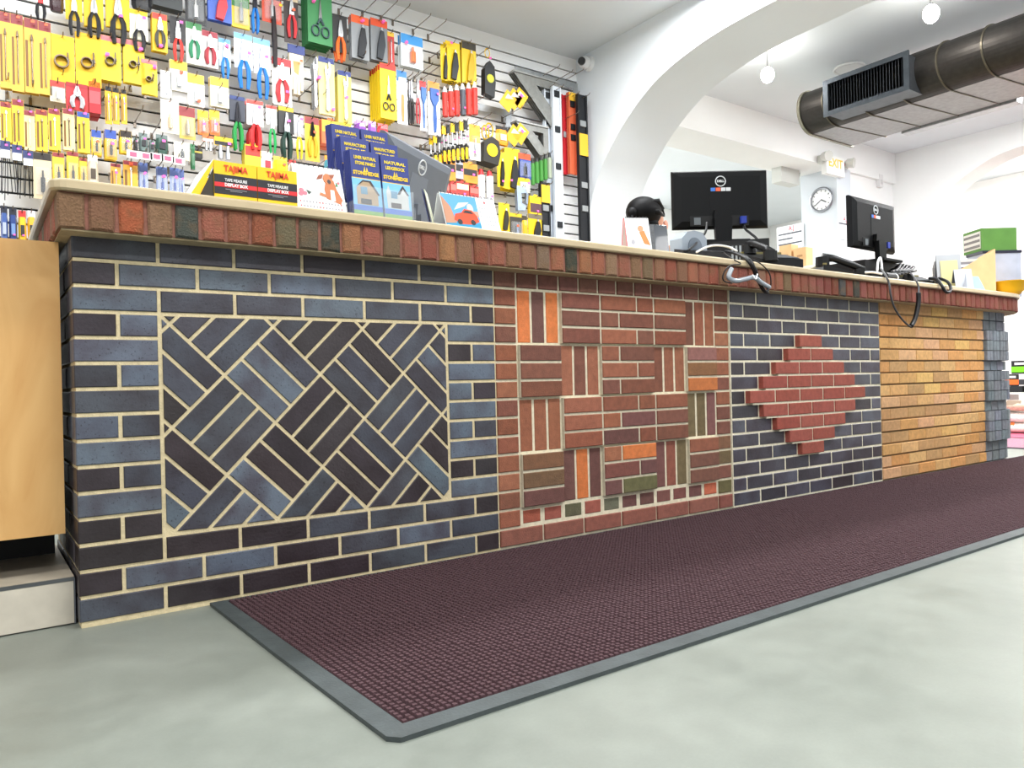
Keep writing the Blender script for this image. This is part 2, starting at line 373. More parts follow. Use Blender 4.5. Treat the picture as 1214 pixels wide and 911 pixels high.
for i in range(-6, 7):
    for j in range(-6, 7):
        # square whose left corner is at node (i, j) of the 45 degree lattice
        nx, nz = cx0+(i+j)*s2, cz0+(i-j)*s2
        if nx < -.2 or nx > 1.3 or nz < 0 or nz > 1.1: continue
        e1, e2 = Vector((.7071, .7071)), Vector((.7071, -.7071))
        par = (i+j+1) % 2
        al, ac = (e1, e2) if par else (e2, e1)      # bricks run along al
        for k in range(3):
            o = Vector((nx, nz))+ac*(k*P+J)+al*J
            a, b, c, d = o, o+al*(.2-2*J), o+al*(.2-2*J)+ac*(P-2*J), o+ac*(P-2*J)
            pl = clip([tuple(v) for v in (a, b, c, d)], xa, xb, za, zb)
            if not pl: continue
            if area2(pl) < 0: pl = pl[::-1]
            ar = area2(pl)
            if ar < .00012: continue
            q = [pl[0]]
            for pnt in pl[1:]:
                if (Vector(pnt)-Vector(q[-1])).length > .003: q.append(pnt)
            if (Vector(q[0])-Vector(q[-1])).length < .003: q.pop()
            if len(q) < 3: continue
            mx = sum(v[0] for v in q)/len(q); mz = sum(v[1] for v in q)/len(q)
            me = front_brick([(v[0]-mx, v[1]-mz) for v in q], .08, .002, 'ironspot')
            lf = random.random()
            pal = ['M', 'M', 'D', 'L'] if mz > .55 else ['M', 'D', 'M', 'L'] if mz < .35 else ['D', 'D', 'M']
            obj('dark_brick', me, p1, (mx, random.uniform(-.0006, .0006), mz), color=jit(TONE[random.choice(pal)], 6))

# --- panel of red bricks in raised basket weave
p2 = obj('red_weave_panel', None, counter); p2['label'] = 'red brown brick panel in raised basket weave'
part('mortar_bed', MB().bx(1.3, 2.6, .0105, .14, 0, 1.003), 'mortar', (218, 208, 182), p2)
RED = [(146, 89, 65), (138, 82, 59), (124, 76, 60), (152, 94, 69), (134, 80, 58), (118, 74, 60)]
OR, DK, OL, BR, PU = (204, 116, 62), (104, 68, 62), (108, 92, 62), (122, 84, 60), (116, 74, 70)
def red(): return jit(random.choice(RED), 6)
def hb(a, b, r, c=None, y=0., **k): brick(p2, 'red_brick', a*MOD, b*MOD, rowz(r), rowz(r)+P, jit(c, 4) if c else red(), 'clay', y, **k)
def vb(a, k, r3, c=None, y=.008):       # vertical brick k of three in the cell that starts at module a, courses r3-2..r3
    brick(p2, 'red_brick', a*MOD+k*P, a*MOD+(k+1)*P, rowz(r3), rowz(r3)+3*P, jit(c, 4) if c else red(), 'clay', y)
for k in range(13): hb(6.5+k*.5, 7+k*.5, 1, jit((120, 78, 66), 6), .004)  # top headers: shade under the coping is put into this darker colour
for r in range(2, 15): hb(6.5, 7, r, y=.004)
for r in range(2, 14): hb(12.5, 13, r, {11: BR, 12: OL}.get(r), y=.006)
hb(12.5, 13, 14, (96, 88, 56), .006)
SP = {(4, 7): [OR, DK, OR], (10, 11.5): [OL, OL, PU], (13, 8): [DK, OR, DK], (13, 10.5): [PU, (140, 80, 66), OL]}
HP = {(6, 11.5): (132, 90, 56), (7, 11.5): (186, 108, 58), (5, 11.5): (136, 92, 82), (11, 7): BR, (12, 7): (112, 84, 58), (13, 7): DK, (11, 9.5): OR, (13, 9.5): (100, 96, 62), (9, 9.5): PU, (10, 9): DK, (13, 9): DK, (12, 9): (124, 74, 64), (12, 10): DK}
for g, r3 in enumerate((4, 7, 10, 13)):
    vert = (7, 11.5) if g % 2 == 0 else (8, 10.5); hor = (8, 10.5) if g % 2 == 0 else (7, 11.5)
    for a in vert:
        cs = SP.get((r3, a), [None]*3)
        for k in range(3): vb(a, k, r3, cs[k])
    for r in range(r3-2, r3+1):
        for a in hor: hb(a, a+1, r, HP.get((r, a)), -.009)
        first_full = ((r-(r3-2)) % 2 == 0) == (g % 2 == 0)
        m = 10 if first_full else 9.5
        hb(9, m, r, HP.get((r, 9)), -.009); hb(m, 10.5, r, HP.get((r, m)), -.009)
for g, r3 in enumerate((4, 7, 10, 13)):          # the beds of the raised blocks come forward with their bricks
    blocks = [(8, 11.5)] if g % 2 == 0 else [(7, 8), (9, 10.5), (11.5, 12.5)]
    for a, b_ in blocks: part('mortar_bed', MB().bx(a*MOD+.003, b_*MOD-.003, -.004, .05, rowz(r3)+.004, rowz(r3)+3*P-.004), 'mortar', (205, 196, 172), p2)
cs14 = [(160, 84, 66), (150, 80, 66), (92, 90, 66), (156, 86, 70), (104, 102, 84), DK, DK, (116, 72, 66), (124, 76, 68), DK, (186, 96, 66)]
for k in range(11): hb(7+k*.5, 7.5+k*.5, 14, cs14[k], .008, ch=.007)
for a in range(6): hb(6.5+a, 7.5+a, 15, (138, 84, 70), .002)
hb(12.5, 13, 15, (130, 74, 62), .002)

# --- panel of dark bricks with the raised red diamond
p3 = obj('diamond_panel', None, counter); p3['label'] = 'dark brick panel with raised red brick diamond'
part('mortar_bed', MB().bx(2.6, 3.9, .003, .14, 0, 1.003), 'mortar', (222, 214, 190), p3)
DIA = {4: (15.5, 16.5), 5: (15, 17), 6: (14.5, 17.5), 7: (14, 18), 8: (13.5, 18.5), 9: (14, 18), 10: (14.5, 17.5), 11: (15, 17), 12: (15.5, 16.5)}
D3 = [(74, 72, 84), (68, 65, 75), (62, 57, 66), (54, 45, 51), (71, 69, 79), (80, 81, 93)]
for r, d in DIA.items(): part('mortar_bed', MB().bx(d[0]*MOD+.03, d[1]*MOD-.03, -.019, .05, rowz(r)-(.004 if r < 12 else -.004), rowz(r)+P-.004), 'mortar', (222, 214, 190), p3)
for r in range(1, 16):
    e = [13+k for k in range(7)]+[19.5] if r % 2 else [13]+[13.5+k for k in range(7)]
    for a, b in zip(e, e[1:]):
        d = DIA.get(r)
        if d and a >= d[0]-.01 and b <= d[1]+.01:
            brick(p3, 'diamond_brick', a*MOD, b*MOD, rowz(r), rowz(r)+P, jit((148, 74, 60), 5), 'clay', -.024, .11)
        else:
            brick(p3, 'dark_brick', a*MOD, b*MOD, rowz(r), rowz(r)+P, jit(random.choice(D3), 5), 'ironspot')

# --- panel of yellow bricks with raked bed joints
p4 = obj('yellow_panel', None, counter); p4['label'] = 'sandy yellow brick panel with raked horizontal joints'
part('mortar_bed', MB().bx(3.9, 5.2, .010, .14, 0, 1.003), 'mortar', (150, 124, 88), p4)
YE = [(196, 150, 92), (190, 142, 84), (202, 158, 102), (180, 138, 90), (198, 142, 82), (204, 162, 96), (174, 134, 88), (200, 154, 112)]
for r in range(1, 16):
    e = [19.5+k for k in range(7)]+[26] if r % 2 else [19.5]+[20+k for k in range(7)]
    for a, b in zip(e, e[1:]):
        brick(p4, 'yellow_brick', a*MOD, b*MOD, rowz(r), rowz(r)+P, jit(random.choice(YE), 5), 'clay', y=(-.003 if r % 2 else .001), gx=.0012, gz=.0045)

# --- rounded end of dark fluted bricks
p5 = obj('fluted_end_panel', None, counter); p5['label'] = 'rounded counter end of charcoal fluted bricks'
RW = .42; XC, YC = 5.45, .42
def along(s, off):                       # point and heading on the end's outline, s metres after x = 5.2, pushed out by off
    if s < .25: return Vector((5.2+s, -off)), 0.
    t = (s-.25)/RW
    if t > PI/2: return Vector((XC+RW+off, YC+(s-.25-RW*PI/2))), PI/2
    return Vector((XC+(RW+off)*math.sin(t), YC-(RW+off)*math.cos(t))), t
core = [(5.2, .02)]+[tuple(along(.2501+RW*PI/2*k/14, -.02)[0]) for k in range(15)]+[(XC+RW-.02, .7), (XC+RW-.14, .7), (XC+RW-.14, YC), (XC, .14), (5.2, .14)]
part('mortar_bed', MB().flat(core, 0, 1.003), 'mortar', (70, 70, 74), p5)
def fluted(w_, h_, proud):
    n = 2; pr = []
    for k in range(n):
        xa_ = -w_/2+w_*k/n; xb_ = xa_+w_/n
        if proud: pr += [(xa_+.001, .006), (xa_+.004, 0), (xb_-.004, 0), (xb_-.001, .006)]
        else: pr += [(xa_, .0015), (xb_, .0015)]
    pr += [(w_/2, .08), (-w_/2, .08)]
    return MB().flat(pr, -h_/2, h_/2)
FL = {pr: fluted(.086, P-.004 if pr else P-.007, pr).mesh('brick', 'clay') for pr in (True, False)}
for r in range(1, 16):
    proud = r in (3, 4, 5, 7, 8, 9, 11, 12, 13)
    for k in range(10):
        p, t = along(.05+k*.1, .02 if proud else 0.)
        obj('fluted_brick', FL[proud], p5, (p.x, p.y, rowz(r)+P/2), (0, 0, t), jit((112, 117, 123), 10))

# --- coping: a course of tumbled bricks on edge, and the slab on it
cop = obj('coping', None, counter); cop['label'] = 'projecting coping course of tumbled red brown bricks on edge'
OV = .08
def rail(off, x0):                       # outline of the counter's front pushed out by off, from the left corner to the right end
    return [Vector((x0, -off)), Vector((XC, -off))]+[Vector((XC+(RW+off)*math.sin(t), YC-(RW+off)*math.cos(t))) for t in [PI/2*k/16 for k in range(1, 17)]]+[Vector((XC+RW+off, .74))]
o_ = rail(OV-.007, -.033)
part('coping_mortar', MB().flat([tuple(v) for v in o_]+[(XC+RW-.1, .74), (XC+RW-.1, YC), (XC, .14), (.2, .14), (.2, .7), (-.033, .7)], 1.006, 1.096), 'mortar', (138, 92, 78), cop)
part('soffit_bed', MB().flat([tuple(v) for v in rail(OV-.01, -.03)]+[(XC+RW-.12, .74), (XC+RW-.12, YC), (XC, .1), (.16, .1), (.16, .7), (-.03, .7)], 1.0015, 1.0058), 'mortar', (176, 158, 124), cop)
def rough_brick(seed):
    rd = random.Random(seed); j = lambda a: rd.uniform(-a, a)
    w_, h_ = .0575+j(.002), .087
    pts = []
    for (x, zz) in [(-w_/2, -h_/2), (-w_*.1, -h_/2), (w_/2, -h_/2), (w_/2, -h_*.1), (w_/2, h_/2), (w_*.1, h_/2), (-w_/2, h_/2), (-w_/2, h_*.1)]:
        pts.append((x+j(.0016), zz+j(.0014)))
    return front_brick(pts, .1, .005, 'tumbled')
RB = [rough_brick(k) for k in range(8)]
CC = ['mix', 'br', 'or', 'mix', 'dk', 're', 're', 're', 'ol', 'ol', 'dk', 'ta', 're', 'ob', 're', 're', 'ta', 'mix', 're', 're', 'br', 'br', 'ob', 're', 'dk', 'ta', 're', 'mix', 're', 'br', 'ob', 'br']
CV = {'mix': (144, 108, 84), 'br': (142, 104, 80), 'or': (170, 90, 62), 'dk': (76, 77, 70), 're': (156, 94, 76), 'ol': (108, 100, 80), 'ta': (160, 110, 78), 'ob': (130, 106, 84)}
n = 0; x = -.04+P/2-.002
while x < XC:
    c = CC[n] if n < len(CC) else ('dk' if n in (51, 53) else random.choice(['re', 're', 're', 'or', 're', 'br', 'mix', 'ob']))
    cc = CV[c]
    if n > 45 and c != 'dk': cc = (134, 74, 62)
    cc = tuple(c*.92 for c in cc)
    obj('coping_brick', random.choice(RB), cop, (x, -OV+random.uniform(-.0015, .0015), 1.0495), (random.uniform(-.02, .02), random.uniform(-.012, .012), 0), jit(cc, 9)); x += P*1.004; n += 1
s = x-XC
while s < (RW+OV)*PI/2+.1:
    t = s/(RW+OV)
    if t < PI/2: loc, a = (XC+(RW+OV)*math.sin(t), YC-(RW+OV)*math.cos(t), 1.0495), t
    else: loc, a = (XC+RW+OV, YC+(t-PI/2)*(RW+OV), 1.0495), PI/2
    obj('coping_brick', random.choice(RB), cop, loc, (0, random.uniform(-.01, .01), a), jit((118, 68, 58), 9)); s += P
for k in range(11):
    obj('coping_brick', RB[k % 8], cop, (-.04, .02+k*P, 1.0495), (0, 0, -PI/2), jit(CV[random.choice(['re', 'ol', 're', 'br'])], 9))
slab = MB()
def slab_ring(ins, z):
    off = OV+.014-ins; c = .035; pts = [Vector((-.054+ins, .74-ins)), Vector((-.054+ins, -off+c))]
    pts += [Vector((-.054+ins+c-c*math.cos(t), -off+c-c*math.sin(t))) for t in (PI/8, PI/4, 3*PI/8)]+[Vector((-.054+ins+c, -off))]
    pts += rail(off, 0)[1:-1]+[Vector((XC+RW+off, .74-ins))]
    return [(p.x, p.y, z) for p in pts]
slab.rings([slab_ring(.004, 1.0965), slab_ring(0, 1.1015), slab_ring(0, 1.1185), slab_ring(.002, 1.1225), slab_ring(.006, 1.125)])
part('slab_top', slab, 'laminate', (196, 177, 142), counter)['label'] = 'pale cream counter slab with eased edge'
part('support_panel', MB().bx(.16, 5.9, .64, .68, 0, 1.0), 'birch', (200, 160, 110), counter)

# ------------------------------------------------------------------ plywood cabinet and tiled step left of the counter
cab = thing('plywood_cabinet', 'birch plywood cabinet front at the left end of the counter', 'cabinet', (-.41, .1, 0))
part('front_panel', MB().bx(-.6, .388, 0, .018, .232, 1.0), 'birch', (225, 180, 120), cab)
part('cabinet_body', MB().bx(-.6, .37, .0185, .5, .232, .995), 'matte', (60, 50, 42), cab)
part('toe_kick', MB().bx(-.6, .388, .33, .35, .1245, .232), 'matte', (38, 38, 38), cab)
stp = thing('tiled_step', 'beige stone tiled step below the plywood cabinet', 'step', (-.406, .06, 0))
part('riser_tile', MB().bx(-.6, .396, 0, .012, .004, .113), 'stone', (206, 198, 182), stp)
part('tread_tile', MB().bx(-.6, .398, .006, .6, .1135, .1235), 'stone', (196, 184, 164), stp)
part('edge_trim', MB().bx(-.6, .398, -.001, .006, .1135, .1225), 'metal', (120, 122, 126), stp)
part('step_core', MB().bx(-.6, .39, .0125, .6, 0, .113), 'matte', (120, 116, 108), stp)
part('sealant', MB().bx(.3965, .3995, -.002, .5, .002, .12), 'matte', (92, 96, 102), stp)

# ------------------------------------------------------------------ floor mats
mat_ = thing('floor_mat', 'long maroon carpet runner with black rubber border along the counter', 'mat', (.327, 0, 0))
ML, Y0, Y1 = 5.95, -.004, -1.062
b = .042; h1, h2 = .006, .011
mo = [(.03, Y1), (ML, Y1), (ML, Y0), (-.016, Y0), (-.004, Y1*.5), (.012, Y1+.02)]; mi = [(b+.012, Y1+b), (ML-b, Y1+b), (ML-b, Y0-.022), (b-.016, Y0-.022), (b-.002, Y1*.5), (b+.012, Y1+b+.01)]
bm_ = MB(); bm_.v = [(x, y, .0) for x, y in mo]+[(x, y, h1+.003) for x, y in mo]+[(x, y, h2) for x, y in mi]+[(x, y, .0) for x, y in mi]
for i in range(6):
    k = (i+1) % 6; bm_.f += [(i, k, k+6, i+6), (i+6, k+6, k+12, i+12), (i+12, k+12, k+18, i+18)]
part('rubber_border', bm_, 'rubber', (66, 73, 74), mat_)
part('backing', MB().flat([(b+.012, Y1+b), (ML-b, Y1+b), (ML-b, Y0-.022), (b-.016, Y0-.022)], .001, .007), 'rubber', (26, 17, 20), mat_)
pm = MB(); px_, py_ = .0150, .0142
nx, ny = int((ML-2*b)/px_), int((Y0-.022-Y1-b)/py_)
V, Fc = pm.v, pm.f
for i in range(nx):
    for j in range(ny):
        x = b+(i+.5)*px_+random.uniform(-.0008, .0008); y = Y1+b+(j+.5)*py_+random.uniform(-.0008, .0008)
        x += .012-.028*(y-Y1)/(Y0-Y1)
        a, c, hh = .0066, .0042, .0142+random.uniform(-.001, .001); o = len(V)
        V += [(x-a, y-a*.9, .005), (x+a, y-a*.9, .005), (x+a, y+a*.9, .005), (x-a, y+a*.9, .005), (x-c, y-c, hh), (x+c, y-c, hh), (x+c, y+c, hh), (x-c, y+c, hh)]
        Fc += [(o+4, o+5, o+6, o+7), (o, o+1, o+5, o+4), (o+1, o+2, o+6, o+5), (o+2, o+3, o+7, o+6), (o+3, o, o+4, o+7)]
po = part('carpet_pile', pm, 'pile', (73, 49, 54), mat_); po['kind'] = 'stuff'
m2 = thing('floor_mat', 'mauve floor mat beyond the rounded counter end', 'mat', (6.35, -1.1, 0))
part('carpet', MB().bx(.03, .95, .03, 2.4, .001, .01), 'pile', (150, 112, 128), m2); part('rubber_border', MB().bx(0, .98, 0, 2.43, 0, .005), 'rubber', (70, 66, 70), m2)
m3 = thing('floor_mat', 'pink red floor mat in front of the stacked bags', 'mat', (7.36, -1.1, 0))
part('carpet', MB().bx(.03, .87, .03, 2.4, .001, .01), 'pile', (196, 92, 116), m3); part('rubber_border', MB().bx(0, .9, 0, 2.43, 0, .005), 'rubber', (70, 66, 70), m3)

# ------------------------------------------------------------------ goods on the slat wall
PINK, ORT = (255, 105, 190), (255, 110, 70)
YEL, MAR, SIL, BLK, NAVY = (242, 200, 40), (150, 62, 66), (196, 198, 202), (34, 34, 38), (46, 62, 128)
hook_me = MB().tube([(0, 0, 0), (0, -.24, .004), (0, -.252, .016)], .0028, 5).box(0, .0, -.008, .014, .006, .04).mesh('display_hook', 'metal')
def hook(x, z, L=.25, loaded=True):
    o = obj('display_hook', hook_me, None, (x, Y_S-.004, z), color=(150, 140, 130)); o.scale = (1, L/.25, 1)
    tag(o, 'thin metal peg hook carrying goods on the slat wall' if loaded else 'empty thin metal peg hook on the slat wall', 'hook',
        'loaded peg hooks' if loaded else 'empty peg hooks')
def board(t, w, h, c1, c2, bf=.16, mat='card'):
    part('backing_card', MB().bx(-w/2, w/2, 0, .003, -h, 0), mat, c1, t)
    if c2: part('header_band', MB().bx(-w/2+.001, w/2-.001, -.0008, .0002, -h*bf, -.001), mat, c2, t)
def price(t, x, z, s=.016, c=PINK): part('price_tag', MB().bx(x-s/2, x+s/2, -.0255, -.0235, z-s*.4, z+s*.4), 'card', c, t)
def k_bit(t, w, h, c1, c2, c3=SIL, **k):
    board(t, w, h, c1, c2, .13)
    part('drill_bit', MB().cyl((w*.02, -.006, -h*.9), (w*.02, -.006, -h*.3), w*.055, w*.055, 8).cyl((w*.02, -.006, -h*.3), (w*.02, -.006, -h*.22), w*.12, w*.05, 8), 'metal', c3, t)
    part('print_strip', MB().bx(-w*.42, -w*.24, -.0006, .001, -h*.92, -h*.3), 'card', (130, 90, 40), t)
def k_saw(t, w, h, c1, c2, r=.22, **k):
    board(t, w, h, c1, c2, .12)
    R = w*r; cz = -h*.58; cx = -w*.08
    mb = MB()
    for i in range(16):
        a0, a1 = 2*PI*i/16, 2*PI*(i+1)/16
        f = lambda a, q, y: (cx+q*math.cos(a), y, cz+q*math.sin(a))
        mb.add([f(a0, R, -.002), f(a1, R, -.002), f(a1, R, -.024), f(a0, R, -.024), f(a0, R*.8, -.024), f(a1, R*.8, -.024), f(a1, R*.8, -.004), f(a0, R*.8, -.004)],
               [(0, 1, 2, 3), (3, 2, 5, 4), (4, 5, 6, 7)])
    part('hole_saw_cup', mb, 'metal', (128, 116, 104), t)
    part('arbor', MB().cyl((w*.2, -.01, -h*.36), (w*.2, -.01, -h*.62), w*.035, w*.035, 6).cyl((w*.2, -.01, -h*.5), (w*.2, -.01, -h*.56), w*.07, w*.07, 6), 'metal', (90, 84, 80), t)
def plier_parts(t, w, h, z0, z1, hc, jaw=SIL, sp=.22):
    L = z0-z1; zp = z0-L*.42
    jb = MB().poly([(-w*.05, z0), (-w*.01, z0), (-w*.01, zp), (-w*.16, zp-L*.02), (-w*.17, zp+L*.12)], -.014, -.004)
    jb.poly([(w*.05, z0), (w*.17, zp+L*.12), (w*.16, zp-L*.02), (w*.01, zp), (w*.01, z0)], -.014, -.004)
    jb.cyl((0, -.017, zp+L*.03), (0, -.003, zp+L*.03), w*.12, w*.12, 10)
    part('jaws', jb, 'metal', jaw, t)
    for s in (-1, 1):
        part('handle', MB().tube([(s*w*.09, -.009, zp), (s*w*sp, -.009, zp-L*.16), (s*w*sp*1.1, -.009, zp-L*.36), (s*w*sp*.8, -.009, z1)], [w*.08, w*.12, w*.125, w*.09], 6), 'semi', hc, t)
def k_pliers(t, w, h, c1, c2, hc=BLK, cf=.62, z0=.12, **k):
    if c1: board(t, w, h*cf, c1, c2, .16, k.get('mat', 'card'))
    plier_parts(t, w, h, -h*z0, -h*k.get('z1', .98), hc, k.get('jaw', SIL))
def k_scissors(t, w, h, c1, c2, hc=BLK, **k):
    board(t, w, h, c1, c2, .1)
    for s in (-1, 1):
        part('blade', MB().poly([(s*w*.01, -h*.2), (s*w*.07, -h*.56), (s*w*-.03, -h*.6)][::s], -.009, -.005), 'metal', (150, 150, 150), t)
        part('finger_loop', MB().torus((s*w*.2, -.008, -h*.78), w*.15, w*.035, n=12, k=5, sz=1.35).tube([(0, -.008, -h*.55), (s*w*.12, -.008, -h*.66)], w*.05, 5), 'semi', hc, t)
def k_wrench(t, w, h, c1, c2, **k):
    if c1: board(t, w, h, c1, c2, .1)
    part('wrench', MB().poly([(-w*.1, -h*.92), (w*.02, -h*.95), (w*.12, -h*.9), (w*.06, -h*.4), (w*.22, -h*.26), (w*.18, -h*.1), (w*.08, -h*.08), (w*.1, -h*.2), (0, -h*.24), (-w*.08, -h*.16), (-w*.16, -h*.22), (-w*.08, -h*.4)], -.016, -.004), 'brushed', SIL, t)
    part('screw', MB().cyl((w*.02, -.02, -h*.3), (w*.02, -.002, -h*.3), w*.06, w*.06, 8), 'metal', (120, 120, 122), t)
def k_blister(t, w, h, c1, c2, c3=SIL, **k):
    board(t, w, h, c1, c2, k.get('bf', .3))
    part('bubble', MB().bx(-w*.38, w*.38, -.022, -.0006, -h*.92, -h*.34), 'clear', (235, 240, 245), t)
    part('content', MB().cyl((0, -.011, -h*.86), (0, -.011, -h*.55), w*.12, w*.12, 8).cyl((0, -.011, -h*.55), (0, -.011, -h*.4), w*.06, w*.05, 8), k.get('cm', 'metal'), c3, t)
def k_box(t, w, h, c1, c2, dp=.06, **k):
    part('carton', MB().bx(-w/2, w/2, 0, dp, -h, 0), 'card', c1, t)
    if c2: part('front_print', MB().bx(-w*.46, w*.46, -.001, .001, -h*k.get('b1', .45), -h*k.get('b0', .12)), 'card', c2, t)
    part('hang_tab', MB().poly([(-w*.2, 0), (w*.2, 0), (w*.14, h*.1), (-w*.14, h*.1)], 0, .002), 'card', c1, t)
def k_knife(t, w, h, c1, c2, c3=BLK, **k):
    board(t, w, h, c1, c2, .18)
    part('tool_body', MB().poly([(-w*.2, -h*.95), (w*.12, -h*.98), (w*.3, -h*.62), (w*.22, -h*.3), (w*.05, -h*.28), (-w*.12, -h*.6)], -.02, -.003), 'semi', c3, t)
    part('blade', MB().poly([(w*.05, -h*.3), (w*.2, -h*.3), (w*.16, -h*.2), (w*.08, -h*.2)], -.014, -.008), 'metal', SIL, t)
def k_bag(t, w, h, c1, c2, c3=None, **k):
    part('bag', MB().rings([[(x*w/2*q, y, -h*zz) for x, y in ((-1, .0), (-.6, -.018*q), (.6, -.018*q), (1, 0), (.6, .012), (-.6, .012))] for zz, q in ((.2, .82), (.4, 1), (.85, 1), (.98, .85))]), k.get('mat', 'gloss'), c1, t)
    part('header_card', MB().bx(-w*.45, w*.45, -.002, .002, -h*.24, 0), 'card', c2 or c1, t)
    if c3: part('content', MB().box(0, -.021, -h*.6, w*.45, .006, h*.3), 'semi', c3, t)
def k_driver(t, w, h, c1, c2, **k):
    part('handle', MB().tube([(0, 0, -h), (0, 0, -h*.97), (0, 0, -h*.8), (0, 0, -h*.62), (0, 0, -h*.56)], [w*.2, w*.42, w*.3, w*.42, w*.2], 8), 'semi', c1, t)
    part('handle_stripe', MB().tube([(0, -w*.1, -h*.94), (0, -w*.1, -h*.66)], w*.34, 6), 'semi', c2, t)
    part('shaft', MB().cyl((0, 0, -h*.56), (0, 0, -h*.22), w*.12, w*.12, 6), 'metal', SIL, t)
    part('hang_cap', MB().bx(-w*.4, w*.4, -.004, .004, -h*.22, 0), 'semi', c2 if k.get('yc') else BLK, t)
def k_brush(t, w, h, c1, c2, **k):
    board(t, w, h, (246, 246, 248), c1, .2)
    part('bristle_head', MB().poly([(-w*.36, -h*.14), (w*.36, -h*.14), (w*.34, -h*.34), (w*.1, -h*.46), (-w*.1, -h*.46), (-w*.34, -h*.34)], -.014, -.002), 'semi', c2, t)
    part('handle', MB().tube([(0, -.008, -h*.46), (0, -.008, -h*.7), (0, -.008, -h*.95)], [w*.1, w*.14, w*.09], 6), 'semi', k.get('hc', c2), t)
def k_roll(t, w, h, c1, c2, **k):      # hanging tape measure
    part('hang_loop', MB().torus((0, 0, -h*.1), w*.22, w*.04, n=10, k=4, sz=1.6), 'semi', YEL, t)
    part('case', MB().poly([(-w*.5, -h*.95), (w*.35, -h), (w*.5, -h*.7), (w*.42, -h*.38), (0, -h*.28), (-w*.45, -h*.45)], -.03, .02), 'semi', c1, t)
    part('face', MB().cyl((0, -.034, -h*.64), (0, -.03, -h*.64), w*.32, w*.32, 14), 'semi', c2, t)
def k_socket(t, w, h, c1, c2, **k):
    part('header_card', MB().bx(-w/2, w/2, -.002, .002, -h*.4, 0), 'card', c1, t)
    if c2: part('header_band', MB().bx(-w*.48, w*.48, -.003, -.001, -h*.38, -h*.2), 'card', c2, t)
    for s in (-1, 1): part('socket', MB().cyl((s*w*.2, -.006, -h), (s*w*.2, -.006, -h*.7), w*.13, w*.13, 10).cyl((s*w*.2, -.006, -h*.7), (s*w*.2, -.006, -h*.4), w*.1, w*.1, 10), 'metal', SIL, t)
def k_rods(t, w, h, c1, c2, **k):
    part('header_card', MB().bx(-w/2, w/2, -.003, .003, -h*.16, 0), 'card', c1, t); part('barcode_strip', MB().bx(-w*.46, w*.46, -.004, -.002, -h*.29, -h*.15), 'card', (225, 228, 235), t)
    for i in range(5): part('long_bit', MB().cyl((w*(-.4+.2*i), .002*i, -h*.28), (w*(-.4+.2*i)+random.uniform(-.01, .01), .004*i, -h*random.uniform(.85, 1)), w*.055, w*.05, 6), 'metal', (62, 62, 64), t)
def k_gloves(t, w, h, c1, c2, **k):
    part('header_card', MB().bx(-w/2, w/2, -.004, .004, -h*.16, 0), 'card', NAVY, t)
    for i in range(3):
        mb = MB().poly([(-w*.42, -h*.14), (w*.4, -h*.14), (w*.44, -h*.6), (-w*.4, -h*.6)], .012*i, .012*i+.01)
        for f in range(4): mb.tube([(w*(-.3+.2*f), .012*i+.005, -h*.58), (w*(-.32+.21*f), .012*i+.005, -h*(.92 if f in (1, 2) else .84))], w*.095, 6)
        part('glove', mb, 'cloth', (238, 226, 200) if i else c1, t)
    part('print', MB().poly([(-w*.2, -h*.3), (w*.2, -h*.3), (w*.1, -h*.55), (-w*.15, -h*.5)], -.002, .001), 'card', (196, 160, 90), t)
def k_stick(t, w, h, c1, c2, m=4, **k):  # a row of tall tubes or markers under a header
    for i in range(m):
        x = w*(-.5+(i+.5)/m); part('tube', MB().cyl((x, .004, -h), (x, .004, -h*.22), w/m*.42, w/m*.42, 8), 'semi', c1, t)
        part('cap', MB().cyl((x, .004, -h*.22), (x, .004, -h*.02), w/m*.36, w/m*.2, 8), 'semi', c2, t)
def k_stapler(t, w, h, c1, c2, **k):
    part('body', MB().poly([(-w*.45, -h*.02), (w*.2, -h*.05), (w*.3, -h*.25), (-w*.1, -h*.3), (-w*.05, -h*.7), (w*.25, -h*.75), (w*.2, -h*.95), (-w*.4, -h)], -.02, .01), 'brushed', c1, t)
    part('lever', MB().poly([(w*.2, -h*.08), (w*.5, -h*.3), (w*.42, -h*.7), (w*.28, -h*.66), (w*.34, -h*.34)], -.014, .004), 'brushed', (150, 160, 175), t)
KINDS = {k[2:]: v for k, v in list(globals().items()) if k.startswith('k_')}
def item(u0, v0, u1, v1, kind, name, cat, label, c1=YEL, c2=None, n=1, d=.2, pt=None, gap=.014, hk=True, **kw):
    yf = Y_S-d; uc, vc = (u0+u1)/2, (v0+v1)/2
    tp, bt = at(uc, v0, 1, yf), at(uc, v1, 1, yf); wd = (at(u1, vc, 1, yf)-at(u0, vc, 1, yf)).x; h = tp.z-bt.z
    t = thing(name, label, cat, (tp.x, yf, tp.z))
    KINDS[kind](t, wd, h, c1, c2, **kw)
    if pt: price(t, pt[0]*wd, -pt[1]*h, min(.018, wd*.28), pt[2] if len(pt) > 2 else PINK)
    if n > 1:
        t['group'] = label
        for i in range(1, n):
            c = copy_tree(t); c.location.y += gap*i; c.location.z += random.uniform(-.003, .001); c.location.x += random.uniform(-.003, .003)
            c['label'] = ' '.join(('spare behind the '+label.replace(',', '')).split()[:16])
    if hk: hook(tp.x, tp.z-.012, max(.1, d+.03))
    return t
I = item
